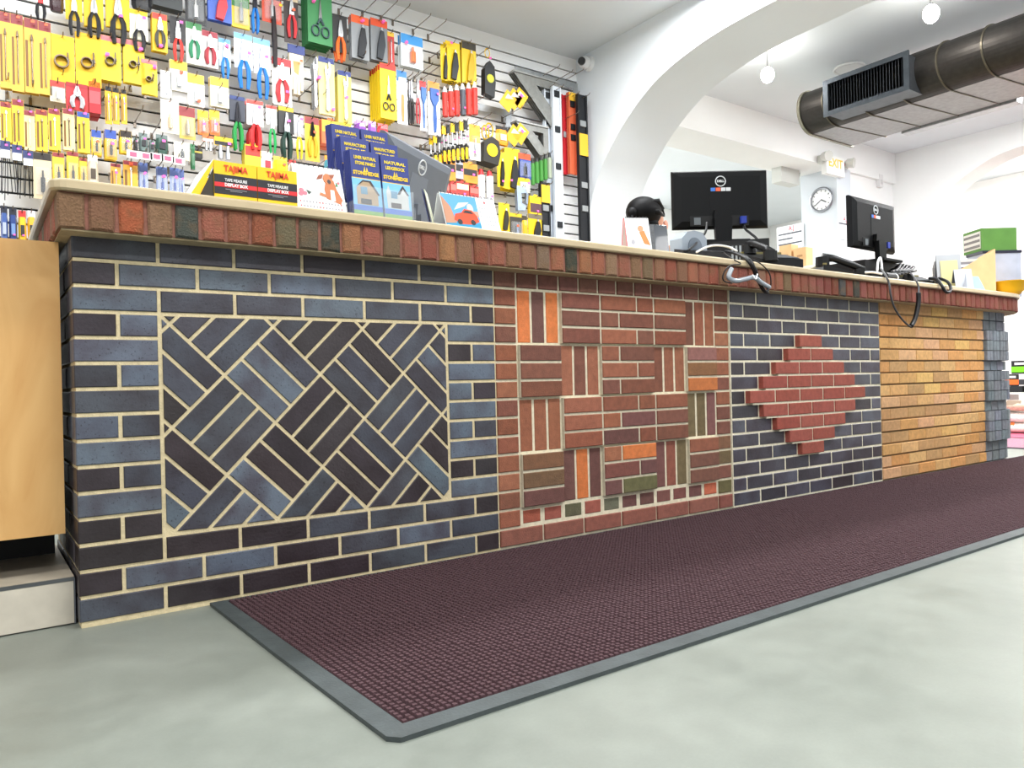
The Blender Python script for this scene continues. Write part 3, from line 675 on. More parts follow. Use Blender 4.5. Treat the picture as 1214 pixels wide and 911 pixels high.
# -- top row, cut by the frame
I(38, -14, 57, 24, 'pliers', 'side_cutters', 'pliers', 'black handled cutters with red rings at top left', None, None, hc=BLK, jaw=(190, 50, 50))
I(58, -20, 75, 15, 'bag', 'tool_pouch', 'tool', 'dark maroon grip pouch at the top edge, left', (58, 30, 36), (40, 30, 34))
I(77, -14, 97, 44, 'pliers', 'pliers_card', 'pliers', 'yellow pliers card with wide black handles above the largest hole saw', YEL, None, cf=.66, pt=(.2, .1))
I(99, -12, 122, 46, 'pliers', 'pliers_card', 'pliers', 'pink banded yellow card of slim nosed black pliers', YEL, (214, 110, 120), cf=.76, n=2)
I(125, -14, 153, 54, 'pliers', 'pliers_card', 'pliers', 'yellow card of long black handled pliers at the top', YEL, MAR, cf=.7, pt=(.1, .5), n=2)
I(153, 12, 175, 62, 'pliers', 'pliers_card', 'pliers', 'white and yellow card of black pliers with pink tag', (240, 236, 214), YEL, cf=.7, pt=(.25, .2))
I(155, -22, 179, 13, 'bag', 'tool_pouch', 'tool', 'black nylon tool pouch cut by the top edge', BLK, (52, 50, 50))
I(180, 16, 198, 61, 'pliers', 'pliers_card', 'pliers', 'yellow card of grey mini pliers left of the red handled pliers', YEL, (230, 80, 70), cf=1, hc=(80, 80, 74), z1=.9, pt=(0, .88), n=3)
I(181, -22, 216, 9, 'box', 'tool_tray', 'tool box', 'dark clear lidded tray of small tools at the top edge', (60, 64, 66), (110, 116, 118))
I(219, -18, 243, 28, 'blister', 'tape_card', 'tool card', 'black card holding a chrome round tool with red mark', (36, 36, 40), (90, 80, 70), c3=(215, 215, 215))
I(246, -20, 274, 25, 'knife', 'knife_card', 'knife', 'blue and red utility knife card at the top', (76, 110, 206), (214, 60, 70), n=3, c3=(220, 70, 80))
I(274, -16, 295, 33, 'blister', 'hook_card', 'tool card', 'green and yellow card with chrome hook at the top', (232, 200, 60), (60, 130, 60), bf=.5, n=2)
I(295, -18, 308, 40, 'pliers', 'pliers_card', 'pliers', 'blue handled black pliers hanging at the top without card', None, None, hc=(38, 128, 216), jaw=(50, 50, 56), n=2)
t = I(310, -16, 333, 27, 'blister', 'scraper_card', 'scraper', 'orange and black scraper card with long dark handle below it', (214, 78, 50), (60, 50, 48), bf=.35, pt=(.4, .5, YEL))
part('long_handle', MB().tube([(.005, -.012, -.12), (.008, -.012, -.3), (.01, -.012, -.47)], [.012, .017, .012], 8), 'semi', (44, 36, 38), t)
I(336, -8, 353, 51, 'pliers', 'cutter_card', 'cutters', 'cream and black boxed card with red handled cutters', (58, 46, 44), (206, 190, 160), cf=1, hc=(206, 60, 66), z1=.9, pt=(.1, .35, ORT))
I(364, -14, 393, 52, 'scissors', 'scissors_card', 'scissors', 'green card of silver scissors in a thick stack at the top', (64, 140, 84), (40, 96, 60), hc=(66, 88, 92), n=6, gap=.02, pt=(-.28, .28))
I(394, 18, 411, 73, 'pliers', 'snips_card', 'snips', 'orange and blue handled snips on dark card', (44, 44, 46), None, hc=(240, 110, 40), cf=.8, n=2, gap=.03)
I(416, 19, 437, 70, 'knife', 'multi_tool_card', 'tool card', 'orange topped grey card of a flashlight tool, left of two', (150, 154, 158), (236, 100, 50), c3=(50, 52, 56), n=3, gap=.02, pt=(.1, .12))
I(439, 23, 459, 72, 'knife', 'multi_tool_card', 'tool card', 'orange topped grey card of a heavy knife, right of two', (130, 134, 138), (220, 80, 40), c3=(56, 60, 66), n=3, gap=.02, pt=(.2, .05))
I(459, 38, 467, 78, 'bit', 'blade_card', 'tool card', 'maroon and yellow narrow blade card beside the grey knives', (190, 60, 56), (232, 190, 60))
I(475, 42, 501, 80, 'blister', 'spare_blade_pack', 'tool card', 'clear pack with blue and orange insert hanging alone', (232, 238, 240), (60, 150, 220), c3=(240, 120, 60), cm='card', n=3, gap=.02, pt=(-.3, .3))
# -- long drill bit cards and hole saws
for k, (a, b_, c, d_) in enumerate([(-2, 14, 12, 104), (12, 17, 27, 108), (28, 22, 45, 110), (45, 26, 60, 112)]):
    I(a, b_, c, d_, 'bit', 'drill_bit_card', 'drill bit', ['leftmost', 'second', 'third', 'fourth'][k]+' of four tall yellow cards of long drill bits', (232, 186, 74), MAR, c3=(118, 104, 90), n=2, gap=.03, pt=(.1, .06, ORT))
for k, (a, b_, c, d_, r, l) in enumerate([(60, 42, 88, 98, .32, 'largest hole saw on all yellow card'), (89, 40, 119, 102, .24, 'second largest hole saw on all yellow card'),
        (119, 43, 143, 96, .24, 'hole saw on yellow card with pink header, left of two'), (146, 48, 171, 99, .18, 'small hole saw on yellow card with pink header, right of two'), (167, 71, 186, 112, .17, 'smallest hole saw on yellow card, set lower')]):
    I(a, b_, c, d_, 'saw', 'hole_saw_card', 'hole saw', l, (244, 190, 30) if k < 2 else (246, 214, 50), None if k < 2 else (214, 128, 132), r=r, n=[1, 2, 4, 3, 2][k], gap=.016, pt=None if k < 2 else (-.2, .45) if k == 2 else (.3, .2))
I(59, 96, 77, 121, 'blister', 'small_card', 'tool card', 'cream card with black print below the largest hole saw', (232, 222, 196), (214, 70, 60))
I(78, 99, 104, 131, 'pliers', 'clamp_card', 'tool card', 'red card with clear bubble and silver clamp', (206, 52, 58), (170, 40, 50), cf=1, hc=(190, 190, 194), z1=.92)
I(105, 97, 119, 134, 'box', 'red_box', 'box', 'narrow red carton hanging under the yellow hole saws', (200, 40, 50), (226, 90, 96), b0=.3, b1=.7, n=2, gap=.07)
for k, (a, c) in enumerate([(124, 132), (133, 141), (143, 150)]):
    I(a, 102+2*k, c, 147, 'bit', 'masonry_bit_card', 'drill bit', ['left', 'middle', 'right'][k]+' of three thin black topped yellow bit sleeves', (228, 176, 40), BLK, pt=(0, .45))
# -- second row right of the hole saws
I(201, 20, 219, 74, 'pliers', 'pliers_card', 'pliers', 'red handled pliers on black card with chrome jaws', (38, 36, 40), None, hc=(226, 62, 52), cf=.6, pt=(.2, .14))
I(220, 27, 239, 76, 'pliers', 'pliers_card', 'pliers', 'green handled pliers on white card with green border', (238, 240, 232), (58, 130, 74), cf=1, hc=(54, 140, 100), z1=.86, n=2)
I(239, 37, 258, 80, 'pliers', 'pliers_card', 'pliers', 'clear pack of small tongs on maroon backing', (222, 214, 212), (160, 50, 64), cf=1, hc=(176, 60, 72), z1=.92, n=2)
I(259, 46, 273, 93, 'pliers', 'pliers_card', 'pliers', 'blue handled pliers in clear pack, leftmost and smallest of three', (200, 216, 228), (110, 170, 214), hc=(36, 130, 220), cf=.7, n=2, pt=(.1, .2))
I(277, 40, 299, 107, 'pliers', 'pliers_card', 'pliers', 'blue handled long nose pliers in clear pack, middle of three', (206, 214, 226), (128, 184, 222), hc=(30, 122, 214), cf=.62, pt=(.25, .35))
I(300, 46, 320, 119, 'pliers', 'pliers_card', 'pliers', 'blue handled slip joint pliers in clear pack, right of three', (210, 216, 226), (130, 186, 224), hc=(30, 120, 212), cf=.58, pt=(.2, .3))
I(322, 69, 345, 125, 'pliers', 'snips_card', 'snips', 'white card of aviation snips on red backing left of gloves', (236, 232, 226), (196, 50, 56), cf=1, hc=(200, 60, 66), z1=.94, pt=(.2, .72))
I(341, 54, 361, 117, 'gloves', 'work_gloves', 'gloves', 'bundle of cream work gloves with navy header', (244, 232, 208), NAVY, pt=(.2, .3, ORT))
I(364, 62, 380, 132, 'wrench', 'adjustable_wrench', 'wrench', 'silver adjustable wrench hanging with no card, left of the carded ones', None, None, n=3, gap=.02, pt=(.3, .42))
I(377, 68, 396, 136, 'wrench', 'wrench_card', 'wrench', 'large adjustable wrench on white and yellow card with navy header', (236, 226, 150), NAVY, n=2, pt=(.3, .9))
I(400, 84, 416, 146, 'wrench', 'wrench_card', 'wrench', 'navy topped card of a smaller adjustable wrench, with stack behind', (238, 222, 110), NAVY, n=4, gap=.02, pt=(.05, .52))
I(450, 76, 469, 141, 'scissors', 'scissors_card', 'scissors', 'yellow card of black handled scissors in a thick stack', (246, 212, 30), (230, 60, 50), hc=(40, 42, 44), n=6, gap=.03)
I(470, 84, 482, 147, 'brush', 'brush_card', 'brush', 'blue and white card with pale wooden handled brush', (60, 130, 200), (240, 240, 238), hc=(206, 156, 96))
I(482, 88, 491, 148, 'pliers', 'snips', 'snips', 'black and red bare snips, left pair beside the brushes', None, None, hc=(40, 36, 38), jaw=(120, 120, 124), n=2, gap=.03)
I(490, 87, 498, 148, 'pliers', 'snips', 'snips', 'black and red bare snips, right pair beside the brushes', None, None, hc=(190, 50, 60), jaw=(120, 120, 124))
I(497, 96, 505, 155, 'brush', 'brush_card', 'brush', 'red topped card of narrow blue brush', (206, 60, 60), (70, 116, 186))
I(507, 97, 521, 160, 'brush', 'brush_card', 'brush', 'orange topped card of wide blue brush with slim handle', (232, 150, 60), (56, 100, 176), n=2, pt=(.2, .24))
# -- blister cards, third row
I(190, 84, 203, 116, 'blister', 'small_card', 'tool card', 'white hanging blister card at the row of clear fittings', (244, 244, 242), None)
I(201, 72, 222, 108, 'blister', 'fitting_card', 'tool card', 'clear fitting pack with yellow header, leftmost of three', (236, 232, 222), (238, 196, 60), n=2, pt=(.1, .4, ORT))
I(222, 88, 242, 126, 'blister', 'fitting_card', 'tool card', 'clear fitting pack with yellow header, middle of three', (238, 236, 228), (238, 196, 60), n=2, pt=(.1, .85, ORT))
I(249, 92, 271, 127, 'blister', 'fitting_card', 'tool card', 'clear fitting pack with yellow header, right of three', (236, 228, 206), (238, 196, 60), n=3)
I(190, 119, 212, 158, 'blister', 'small_card', 'tool card', 'white card of a brass bit under the clear fittings', (246, 238, 220), (240, 214, 206), c3=(200, 170, 120))
I(212, 127, 231, 165, 'blister', 'small_card', 'tool card', 'olive yellow card with maroon header under the clear fittings', (214, 188, 92), (150, 60, 62), c3=(150, 140, 120))
I(234, 131, 247, 160, 'blister', 'socket_card', 'tool card', 'orange and yellow bit card, left of a pair', (240, 130, 50), (248, 214, 50), bf=.4, pt=(0, .6))
I(248, 131, 260, 160, 'blister', 'socket_card', 'tool card', 'orange and yellow bit card, right of a pair', (240, 120, 46), (248, 214, 50), bf=.4, pt=(.05, .6))
I(240, 161, 253, 179, 'socket', 'socket_set', 'socket', 'small orange headed pair of sockets', (236, 120, 70), (250, 230, 220))
I(254, 163, 276, 189, 'socket', 'socket_set', 'socket', 'yellow and black headed pair of chrome sockets', (246, 208, 40), (40, 36, 36), pt=(.25, .3))
I(272, 114, 290, 179, 'pliers', 'snips_card', 'snips', 'green handled black snips on navy card', (58, 62, 76), (40, 60, 120), hc=(34, 150, 70), cf=.45, jaw=(50, 50, 54), n=2, gap=.03)
I(292, 119, 312, 179, 'pliers', 'snips_card', 'snips', 'red handled aviation snips on clear card', (224, 222, 222), (220, 80, 70), hc=(226, 50, 52), cf=.5, n=3, gap=.035, pt=(.2, .15))
I(315, 125, 328, 183, 'pliers', 'snips_card', 'snips', 'green handled aviation snips right of the red ones', (224, 226, 226), (220, 80, 70), hc=(30, 160, 80), cf=.4)
I(330, 127, 348, 189, 'pliers', 'stripper_card', 'pliers', 'wire strippers with dark handles on black and yellow card', (40, 40, 40), (236, 196, 40), hc=(30, 60, 50), cf=.5, n=2, gap=.03, pt=(.1, .28))
I(348, 137, 359, 190, 'pliers', 'stripper_card', 'pliers', 'yellow handled strippers with pink tag', (200, 202, 206), None, hc=(240, 210, 30), cf=.4, pt=(.2, .1))
I(361, 139, 378, 191, 'pliers', 'crimper_card', 'pliers', 'yellow maroon topped card of a black jawed crimper', (236, 200, 60), (150, 60, 64), cf=1, hc=(214, 170, 40), jaw=(40, 40, 42), z1=.9, pt=(.1, .36, ORT))
I(381, 143, 403, 171, 'box', 'staple_carton', 'box', 'orange and yellow carton behind the leaflet rack, front face', (240, 110, 60), (250, 220, 60), n=2, gap=.07, b0=.02, b1=.5)
I(403, 146, 416, 160, 'box', 'staple_carton', 'box', 'small yellow carton just left of the purple packs', (248, 216, 50), (60, 60, 60), b0=.6, b1=.8)
I(422, 143, 434, 163, 'bag', 'purple_pack', 'pack', 'purple pack above the leaflets, left one', (140, 84, 176), (190, 150, 206), n=2, gap=.03)
I(436, 144, 446, 163, 'bag', 'purple_pack', 'pack', 'purple pack above the leaflets, right one', (160, 100, 192), (200, 160, 214))
I(447, 147, 460, 164, 'bag', 'red_pack', 'pack', 'red pack beside the purple packs', (220, 60, 66), (236, 110, 110))
# -- rows of small bit cards, left
for k, (a, b_, c, d_) in enumerate([(0, 121, 13, 168), (14, 118, 28, 173), (28, 131, 41, 178), (42, 130, 56, 179), (57, 129, 71, 178), (74, 129, 88, 178), (91, 133, 106, 181)]):
    I(a, b_, c, d_, 'bit', 'drill_bit_card', 'drill bit', ['first', 'second', 'third', 'fourth', 'fifth', 'sixth', 'blue topped seventh'][k]+' card from the left in the row of short spade bits',
      (244, 208, 60) if k not in (2, 5) else (250, 230, 160), MAR if k < 6 else (60, 90, 170), c3=(226, 224, 220) if k in (0, 2, 4) else (120, 104, 92), n=2, gap=.03, pt=(.1, .06, ORT if k in (0, 3) else PINK))
for k, (a, b_, c, d_, c1, c2, l) in enumerate([(108, 154, 120, 184, (240, 196, 50), (60, 90, 176), 'blue topped short yellow bit card, left of a pair'), (124, 154, 138, 189, (226, 180, 40), (60, 90, 176), 'blue topped short yellow bit card, right of a pair'),
        (142, 155, 156, 182, (240, 200, 40), (50, 40, 34), 'black topped yellow bit card beside grey bit pouches')]):
    I(a, b_, c, d_, 'blister', 'bit_card', 'drill bit', l, c1, c2, c3=(60, 56, 54), n=2, gap=.03, pt=(.1, .5, ORT if k == 0 else PINK))
for k, (a, b_, c, d_) in enumerate([(158, 163, 163, 180), (164, 158, 175, 180), (176, 166, 183, 182), (184, 160, 199, 184)]):
    I(a, b_, c, d_, 'bag', 'bit_pouch', 'pouch', ['narrow dark', 'tall grey green', 'small grey', 'wide dark green'][k]+' bit pouch above the white price holders', [(70, 70, 72), (120, 138, 134), (120, 132, 130), (70, 96, 86)][k], (110, 124, 122), c3=(60, 60, 64), mat='semi', pt=(.1, .35))
for k, (a, b_) in enumerate([(152, 179), (167, 181), (180, 182), (193, 184), (206, 187)]):
    yf = Y_S-.26; p = at(a+6, b_+4, 1, yf); t = thing('price_holder', ['first', 'second', 'third', 'fourth', 'fifth'][k]+' white price holder from the left, at hook tips', 'price tag', p)
    part('plate', MB().bx(-.031, .031, 0, .002, -.02, .02), 'semi', (244, 240, 238), t); part('sticker', MB().bx(-.016, .016, -.001, .0005, -.012, .012), 'card', (255, 96, 130), t); hook(p.x, p.z+.02, .27)
I(206, 169, 225, 190, 'blister', 'sign_card', 'sign', 'cream hanging sign card with black print behind the tape boxes', (240, 232, 208), (240, 232, 208), c3=(60, 60, 60), cm='card')
I(225, 171, 231, 202, 'bag', 'green_strip', 'pack', 'narrow dark green strip pack behind the open box flap', (50, 110, 70), (70, 130, 90))
I(229, 176, 240, 187, 'box', 'black_pack', 'pack', 'small black and gold pack behind the open box flap', (40, 40, 40), (200, 180, 80), b0=.3, b1=.5)
for k, (a, b_, c, d_) in enumerate([(0, 167, 12, 238), (14, 172, 26, 236), (27, 179, 39, 240)]):
    I(a, b_, c, d_, 'rods', 'long_bit_set', 'drill bit', ['left', 'middle', 'right'][k]+' bundle of dark long bits under a navy header card', (60, 70, 120), None, pt=(.1, .09))
I(39, 181, 61, 236, 'blister', 'tool_card', 'tool card', 'cream framed red card holding a black grip, above the counter corner', (226, 206, 170), (52, 46, 44), bf=.16, c3=(34, 32, 32), cm='semi')
for k, (a, b_, c, d_) in enumerate([(62, 181, 76, 224), (79, 180, 93, 222), (94, 187, 103, 220)]):
    I(a, b_, c, d_, 'blister', 'bit_card', 'drill bit', ['left', 'middle', 'narrow right'][k]+' yellow maroon edged bit card just above the slab corner', (242, 202, 60), MAR, c3=(50, 46, 44), cm='semi', bf=.12, n=2, gap=.03)
I(103, 184, 116, 222, 'bag', 'clear_pack', 'pack', 'cream clear pack with dark grips above the slab', (222, 206, 180), (234, 228, 214), c3=(90, 80, 70))
I(131, 194, 143, 224, 'bit', 'spade_bit_pack', 'drill bit', 'narrow maroon topped yellow spade bit pack above the slab', (236, 176, 70), (140, 50, 60), pt=(0, .4))
I(146, 191, 163, 228, 'bit', 'spade_bit_pack', 'drill bit', 'wide maroon topped yellow spade bit pack above the slab', (238, 178, 60), (140, 50, 60), c3=(240, 240, 240), pt=(0, .12, ORT), n=2)
for k, (a, b_, c, d_) in enumerate([(165, 193, 175, 230), (186, 198, 198, 232), (201, 199, 212, 233), (212, 201, 218, 234)]):
    I(a, b_, c, d_, 'blister', 'blue_bit_pack', 'drill bit', ['first', 'second', 'third', 'fourth'][k]+' blue clear bit pack from the left above the slab', (170, 184, 222), (90, 110, 170), c3=(70, 90, 160), pt=(.1, .35), n=2)
for k, (a, b_, c, d_) in enumerate([(0, 244, 9, 290), (10, 247, 20, 290), (21, 250, 31, 290), (32, 250, 42, 290)]):
    I(a, b_, c, d_, 'bag', 'bit_bag', 'pack', ['first blue', 'second blue', 'first yellow', 'second yellow'][k]+' bag of bits from the left above the plywood', [(70, 96, 160), (50, 70, 130), (240, 196, 50), (232, 180, 60)][k], [(40, 44, 60), (36, 40, 54), (214, 60, 60), (220, 220, 226)][k], c3=[(180, 190, 214), (120, 150, 200), (60, 60, 60), (60, 60, 60)][k], pt=(.1, .75) if k != 0 else None)
I(290, 172, 309, 204, 'box', 'yellow_red_carton', 'box', 'yellow and red carton hanging behind the left tape measure box', (246, 206, 50), (220, 60, 50), b0=.05, b1=.4)
I(309, 180, 323, 206, 'bag', 'clear_pack', 'pack', 'clear bag with red print between yellow packs', (226, 226, 228), (240, 240, 240), c3=(200, 70, 80))
I(323, 186, 341, 210, 'bag', 'yellow_pouch', 'pouch', 'yellow rounded pouch just behind the right tape measure box', (246, 208, 40), (250, 220, 80), pt=(.2, .4, ORT))
I(342, 190, 351, 212, 'bag', 'red_white_pack', 'pack', 'white pack with red edge beside the dog calendar', (236, 232, 232), (220, 60, 60))
I(384, 185, 396, 212, 'bag', 'rainbow_pack', 'pack', 'small pack with pink and yellow stickers behind the dog calendar', (80, 150, 170), (240, 150, 40), pt=(.1, .4))
# -- right part of the slat wall
I(522, 55, 530, 95, 'knife', 'utility_knife_card', 'knife', 'narrow yellow knife card left of the wide one', (246, 208, 30), None, c3=(40, 40, 42))
I(528, 50, 545, 96, 'knife', 'utility_knife_card', 'knife', 'wide yellow card of a black utility knife near the ceiling', (250, 212, 20), (246, 206, 20), c3=(44, 46, 50), n=3, gap=.03, pt=(-.2, .07))
I(547, 50, 564, 99, 'knife', 'saw_card', 'saw', 'tall yellow folding saw card right of the utility knives', (240, 200, 40), (60, 54, 44), c3=(206, 170, 40), n=3, gap=.03)
I(571, 57, 584, 116, 'roll', 'cable_lock', 'lock', 'black body with yellow cable loop hanging near the ceiling', (40, 42, 44), (200, 200, 60), pt=(.1, .22))
for k in range(6):
    I(524+7*k, 102-k*1.2, 531+7*k, 138-k*.5, 'stick', 'red_tube_pack', 'pack', 'red and clear tube pack hanging in a row of six', (232, 72, 64) if k != 3 else (90, 96, 106), (242, 242, 242), m=1, pt=(0, .8) if k in (1, 3) else None)['group'] = 'row of red tube packs'
for k in range(8):
    I(513+5.2*k, 152-k*1.3 if k > 1 else 162, 518+5.2*k, 196-k*.6, 'driver', 'screwdriver', 'screwdriver', 'black and yellow screwdriver hanging in the row of eight', (34, 34, 36), (244, 200, 30), n=2, gap=.05, yc=k % 2 == 0, pt=(0, .4) if k in (2, 5, 7) else None)['group'] = 'row of screwdrivers'
I(556, 148, 569, 190, 'blister', 'orange_card', 'tool card', 'orange and white long card right of the screwdrivers', (238, 236, 228), (242, 168, 50), bf=.5, pt=(-.2, .8))
I(570, 150, 590, 196, 'roll', 'tape_measure', 'tape measure', 'yellow and black tape measure with silver clip', (52, 50, 46), (244, 208, 30), n=2, gap=.05, pt=(-.2, .05))
I(587, 150, 602, 173, 'bag', 'orange_blade_pack', 'pack', 'orange rounded blade pack with black base', (240, 160, 50), (40, 38, 38), c3=(246, 230, 200))
I(589, 180, 598, 222, 'knife', 'snap_knife_card', 'knife', 'narrow yellow and black knife card, left of the wider one', (248, 212, 30), None, c3=(30, 30, 32), pt=(0, .85))
I(598, 176, 616, 225, 'knife', 'snap_knife_card', 'knife', 'wide yellow and black snap knife card beside the blue card', (250, 216, 30), None, c3=(36, 36, 38), n=3, gap=.03, pt=(-.2, .8))
I(614, 182, 629, 212, 'blister', 'blue_tool_card', 'tool card', 'blue card with orange print and black tool', (44, 74, 160), (230, 90, 50), c3=(30, 30, 34), bf=.24, cm='semi')
for k in range(5):
    I(629+5*k, 187-k*1.6, 634+5*k, 219-k*2, 'stick', 'green_marker_pack', 'marker', 'green marker pack with white clip in a row of five', (70, 140, 60) if k < 4 else (160, 170, 150), (40, 40, 42), m=1)['group'] = 'row of green markers'
for k, (a, b_, c, d_) in enumerate([(525, 186, 540, 214), (540, 188, 549, 212), (549, 194, 566, 217)]):
    I(a, b_, c, d_, 'box', 'tape_roll_pack', 'tape', ['left', 'middle', 'right'][k]+' orange and black wrapped tape pack under the screwdrivers', (232, 150, 50) if k != 1 else (180, 180, 190), (40, 38, 36), b0=.3, b1=.62, pt=(.1, .6))
I(566, 200, 575, 237, 'stick', 'white_tube', 'tube', 'white tube with red cap, left of a pair', (232, 232, 234), (206, 50, 54), m=1)
I(576, 202, 585, 237, 'stick', 'white_tube', 'tube', 'white tube with red cap, right of a pair', (236, 236, 240), (206, 50, 54), m=1, pt=(0, .9))
for k, (a, b_, c, d_) in enumerate([(527, 217, 533, 236), (534, 216, 541, 237), (541, 216, 556, 236), (557, 221, 568, 240)]):
    I(a, b_, c, d_, 'box', 'red_blade_carton', 'box', ['first', 'second', 'third and widest', 'fourth'][k]+' red blade carton from the left above the car calendar', (190, 60, 54), (240, 236, 190) if k == 2 else (220, 120, 110), dp=.04, pt=(0, .75) if k == 2 else None)
I(610, 221, 625, 251, 'stapler', 'staple_gun', 'staple gun', 'grey metal staple gun hanging without card', (170, 184, 204), None)
I(616, 211, 628, 228, 'blister', 'small_card', 'tool card', 'yellow and white card just above the staple gun', (236, 234, 214), (240, 200, 50), pt=(.2, .4))
I(628, 233, 642, 257, 'box', 'staple_pack', 'pack', 'yellow staple pack with dark picture right of the staple gun', (246, 204, 30), (90, 60, 70), dp=.03, pt=(0, .75), b0=.35, b1=.8)
I(591, 241, 604, 274, 'knife', 'yellow_tool_card', 'tool card', 'yellow card with black spot beside the calendar page', (244, 204, 30), None, c3=(50, 48, 40))
I(604, 253, 619, 284, 'blister', 'caster_card', 'tool card', 'black card with clear bubble and orange sticker above the slab', (60, 56, 50), (230, 190, 40), c3=(150, 160, 180), bf=.14, pt=(0, .5, ORT))
I(618, 256, 625, 284, 'bag', 'yellow_pouch', 'pouch', 'narrow yellow pouch between two black tool cards', (220, 180, 50), (70, 60, 40))
I(626, 254, 643, 286, 'knife', 'glue_gun_card', 'tool card', 'yellow card of a black glue gun just above the slab', (240, 196, 20), (120, 110, 90), c3=(40, 40, 42))
# spirit levels and carpenter squares at the wall's right end
def level(u0, v0, u1, v1, label, c1, vials, d=.12, lab=None):
    yf = Y_S-d; vc = (v0+v1)/2; tp, bt = at((u0+u1)/2, v0, 1, yf), at((u0+u1)/2, v1, 1, yf); wd = (at(u1, vc, 1, yf)-at(u0, vc, 1, yf)).x; h = tp.z-bt.z
    t = thing('spirit_level', label, 'level', (tp.x, yf, tp.z))
    part('rail', MB().bx(-wd*.5, -wd*.34, 0, .03, -h, 0).bx(wd*.34, wd*.5, 0, .03, -h, 0).bx(-wd*.34, wd*.34, .01, .02, -h, 0), 'semi', c1, t)
    for q in vials: part('vial_window', MB().bx(-wd*.3, wd*.3, -.002, .012, -h*q-.022, -h*q+.022), 'semi', (34, 36, 40) if sum(c1) > 300 else (150, 154, 156), t)
    if lab: part('paper_label', MB().bx(-wd*.45, wd*.45, -.003, .001, -h*lab[1], -h*lab[0]), 'card', (240, 190, 50), t)
    hook(tp.x, tp.z-.03, d+.08); return t
level(645, 100, 654, 283, 'long silver spirit level, left of two silver ones', (214, 222, 232), (.07, .24, .5, .8), .14)
level(655, 102, 665, 284, 'long silver spirit level beside the orange and red levels', (218, 224, 232), (.05, .28, .52, .9), .18)
level(641, 216, 652, 284, 'short black spirit level with yellow label near the slab', (36, 38, 42), (.45, .8), .2, (.05, .36))
level(666, 112, 671, 206, 'red narrow spirit level next to the orange one', (196, 44, 54), (.5,), .1)
level(674, 110, 683, 206, 'orange and grey spirit level at the wall corner', (226, 110, 74), (.14, .42, .55), .14, (.0, .1))
level(685, 112, 696, 285, 'black spirit level with yellow label beside the arch wall', (32, 34, 38), (.2, .62, .78), .2, (.27, .42))
def square(u, v, s, ang, label, tags, d=.1):
    p = at(u, v, 1, Y_S-d); t = thing('speed_square', label, 'square', p, (0, ang, 0))
    o = [(0, 0), (s, 0), (s, -s)]; i_ = [(s*.5, -s*.14), (s*.84, -s*.14), (s*.84, -s*.48)]
    for k in range(4):
        mb = MB(); y = -.02*k
        mb.v = [(x, y, z) for x, z in o+i_]+[(x, y+.004, z) for x, z in o+i_]
        mb.f = [(0, 3, 4, 1), (1, 4, 5, 2), (2, 5, 3, 0), (6, 7, 10, 9), (7, 8, 11, 10), (8, 6, 9, 11), (0, 1, 7, 6), (1, 2, 8, 7), (2, 0, 6, 8), (3, 9, 10, 4), (4, 10, 11, 5), (5, 11, 9, 3)]
        part('plate', mb, 'brushed', (150, 150, 146), t)
    part('fence', MB().bx(0, s, -.07, .01, 0, .012), 'brushed', (176, 176, 174), t)
    return t
square(603, 88, .42, math.radians(0), 'large grey rafter square stack with yellow tags at upper right', 3)
p = at(610, 78, 1, Y_S-.05); t = thing('framing_square', 'large flat steel framing square above the rafter squares', 'square', p)
part('long_arm', MB().poly([(0, 0), (.62, .0), (.62, -.05), (0, -.05)], 0, .003), 'brushed', (176, 180, 182), t); part('short_arm', MB().poly([(.57, -.05), (.62, -.05), (.62, -.45), (.57, -.45)], 0, .003), 'brushed', (170, 174, 176), t)
p = at(566, 122, 1, Y_S-.05); t = thing('framing_square', 'steel L shaped square behind the yellow tape measures', 'square', p)
part('long_arm', MB().poly([(0, 0), (.3, 0), (.3, -.05), (0, -.05)], 0, .003), 'brushed', (170, 174, 178), t); part('short_arm', MB().poly([(.25, -.05), (.3, -.05), (.3, -.42), (.25, -.42)], 0, .003), 'brushed', (176, 180, 184), t)
square(606, 147, .3, 0, 'smaller grey rafter square stack with yellow tags below the large one', 2)
for u, v, k in ((602, 112, 0), (609, 110, 1), (616, 109, 2), (609, 153, 3), (617, 151, 4)):
    p = at(u+5, v, 1, Y_S-.2); o = thing('square_tag', ['left', 'middle', 'right', 'lower left', 'lower right'][k]+' yellow square paper tag hung on a rafter square', 'tag', p, (0, .6, 0))
    part('paper', MB().bx(-.05, .05, 0, .003, -.13, 0), 'card', (246, 190, 40), o); part('triangle_print', MB().poly([(-.03, -.02), (.03, -.02), (-.03, -.07)], -.001, .001), 'card', (216, 210, 200), o)
    if k in (2, 4): part('price_tag', MB().bx(-.012, .012, -.003, -.001, -.05, -.03), 'card', PINK, o)
# empty hooks
for u, v in [(402, 12), (430, 16), (452, 20), (466, 25), (490, 36), (508, 42), (415, 80), (492, 92), (500, 94), (504, 152), (524, 147), (552, 128), (640, 92), (655, 98), (668, 96), (662, 145), (596, 140), (608, 130), (160, 145), (155, 102), (70, 104), (36, 118), (8, 110), (172, 110), (250, 118), (355, 115), (370, 124), (180, 160), (176, 195), (450, 185), (560, 148)]:
    p = at(u, v, 1, Y_S-.01); hook(p.x, p.z, .25, False)

# ------------------------------------------------------------------ things on the counter
ZT = 1.125
def bar_text(par, s, size, col, x, y, z, w=None, bold=.0): return text('lettering', s, size, 'card', col, par, (x, y, z), width=w, bold=bold)
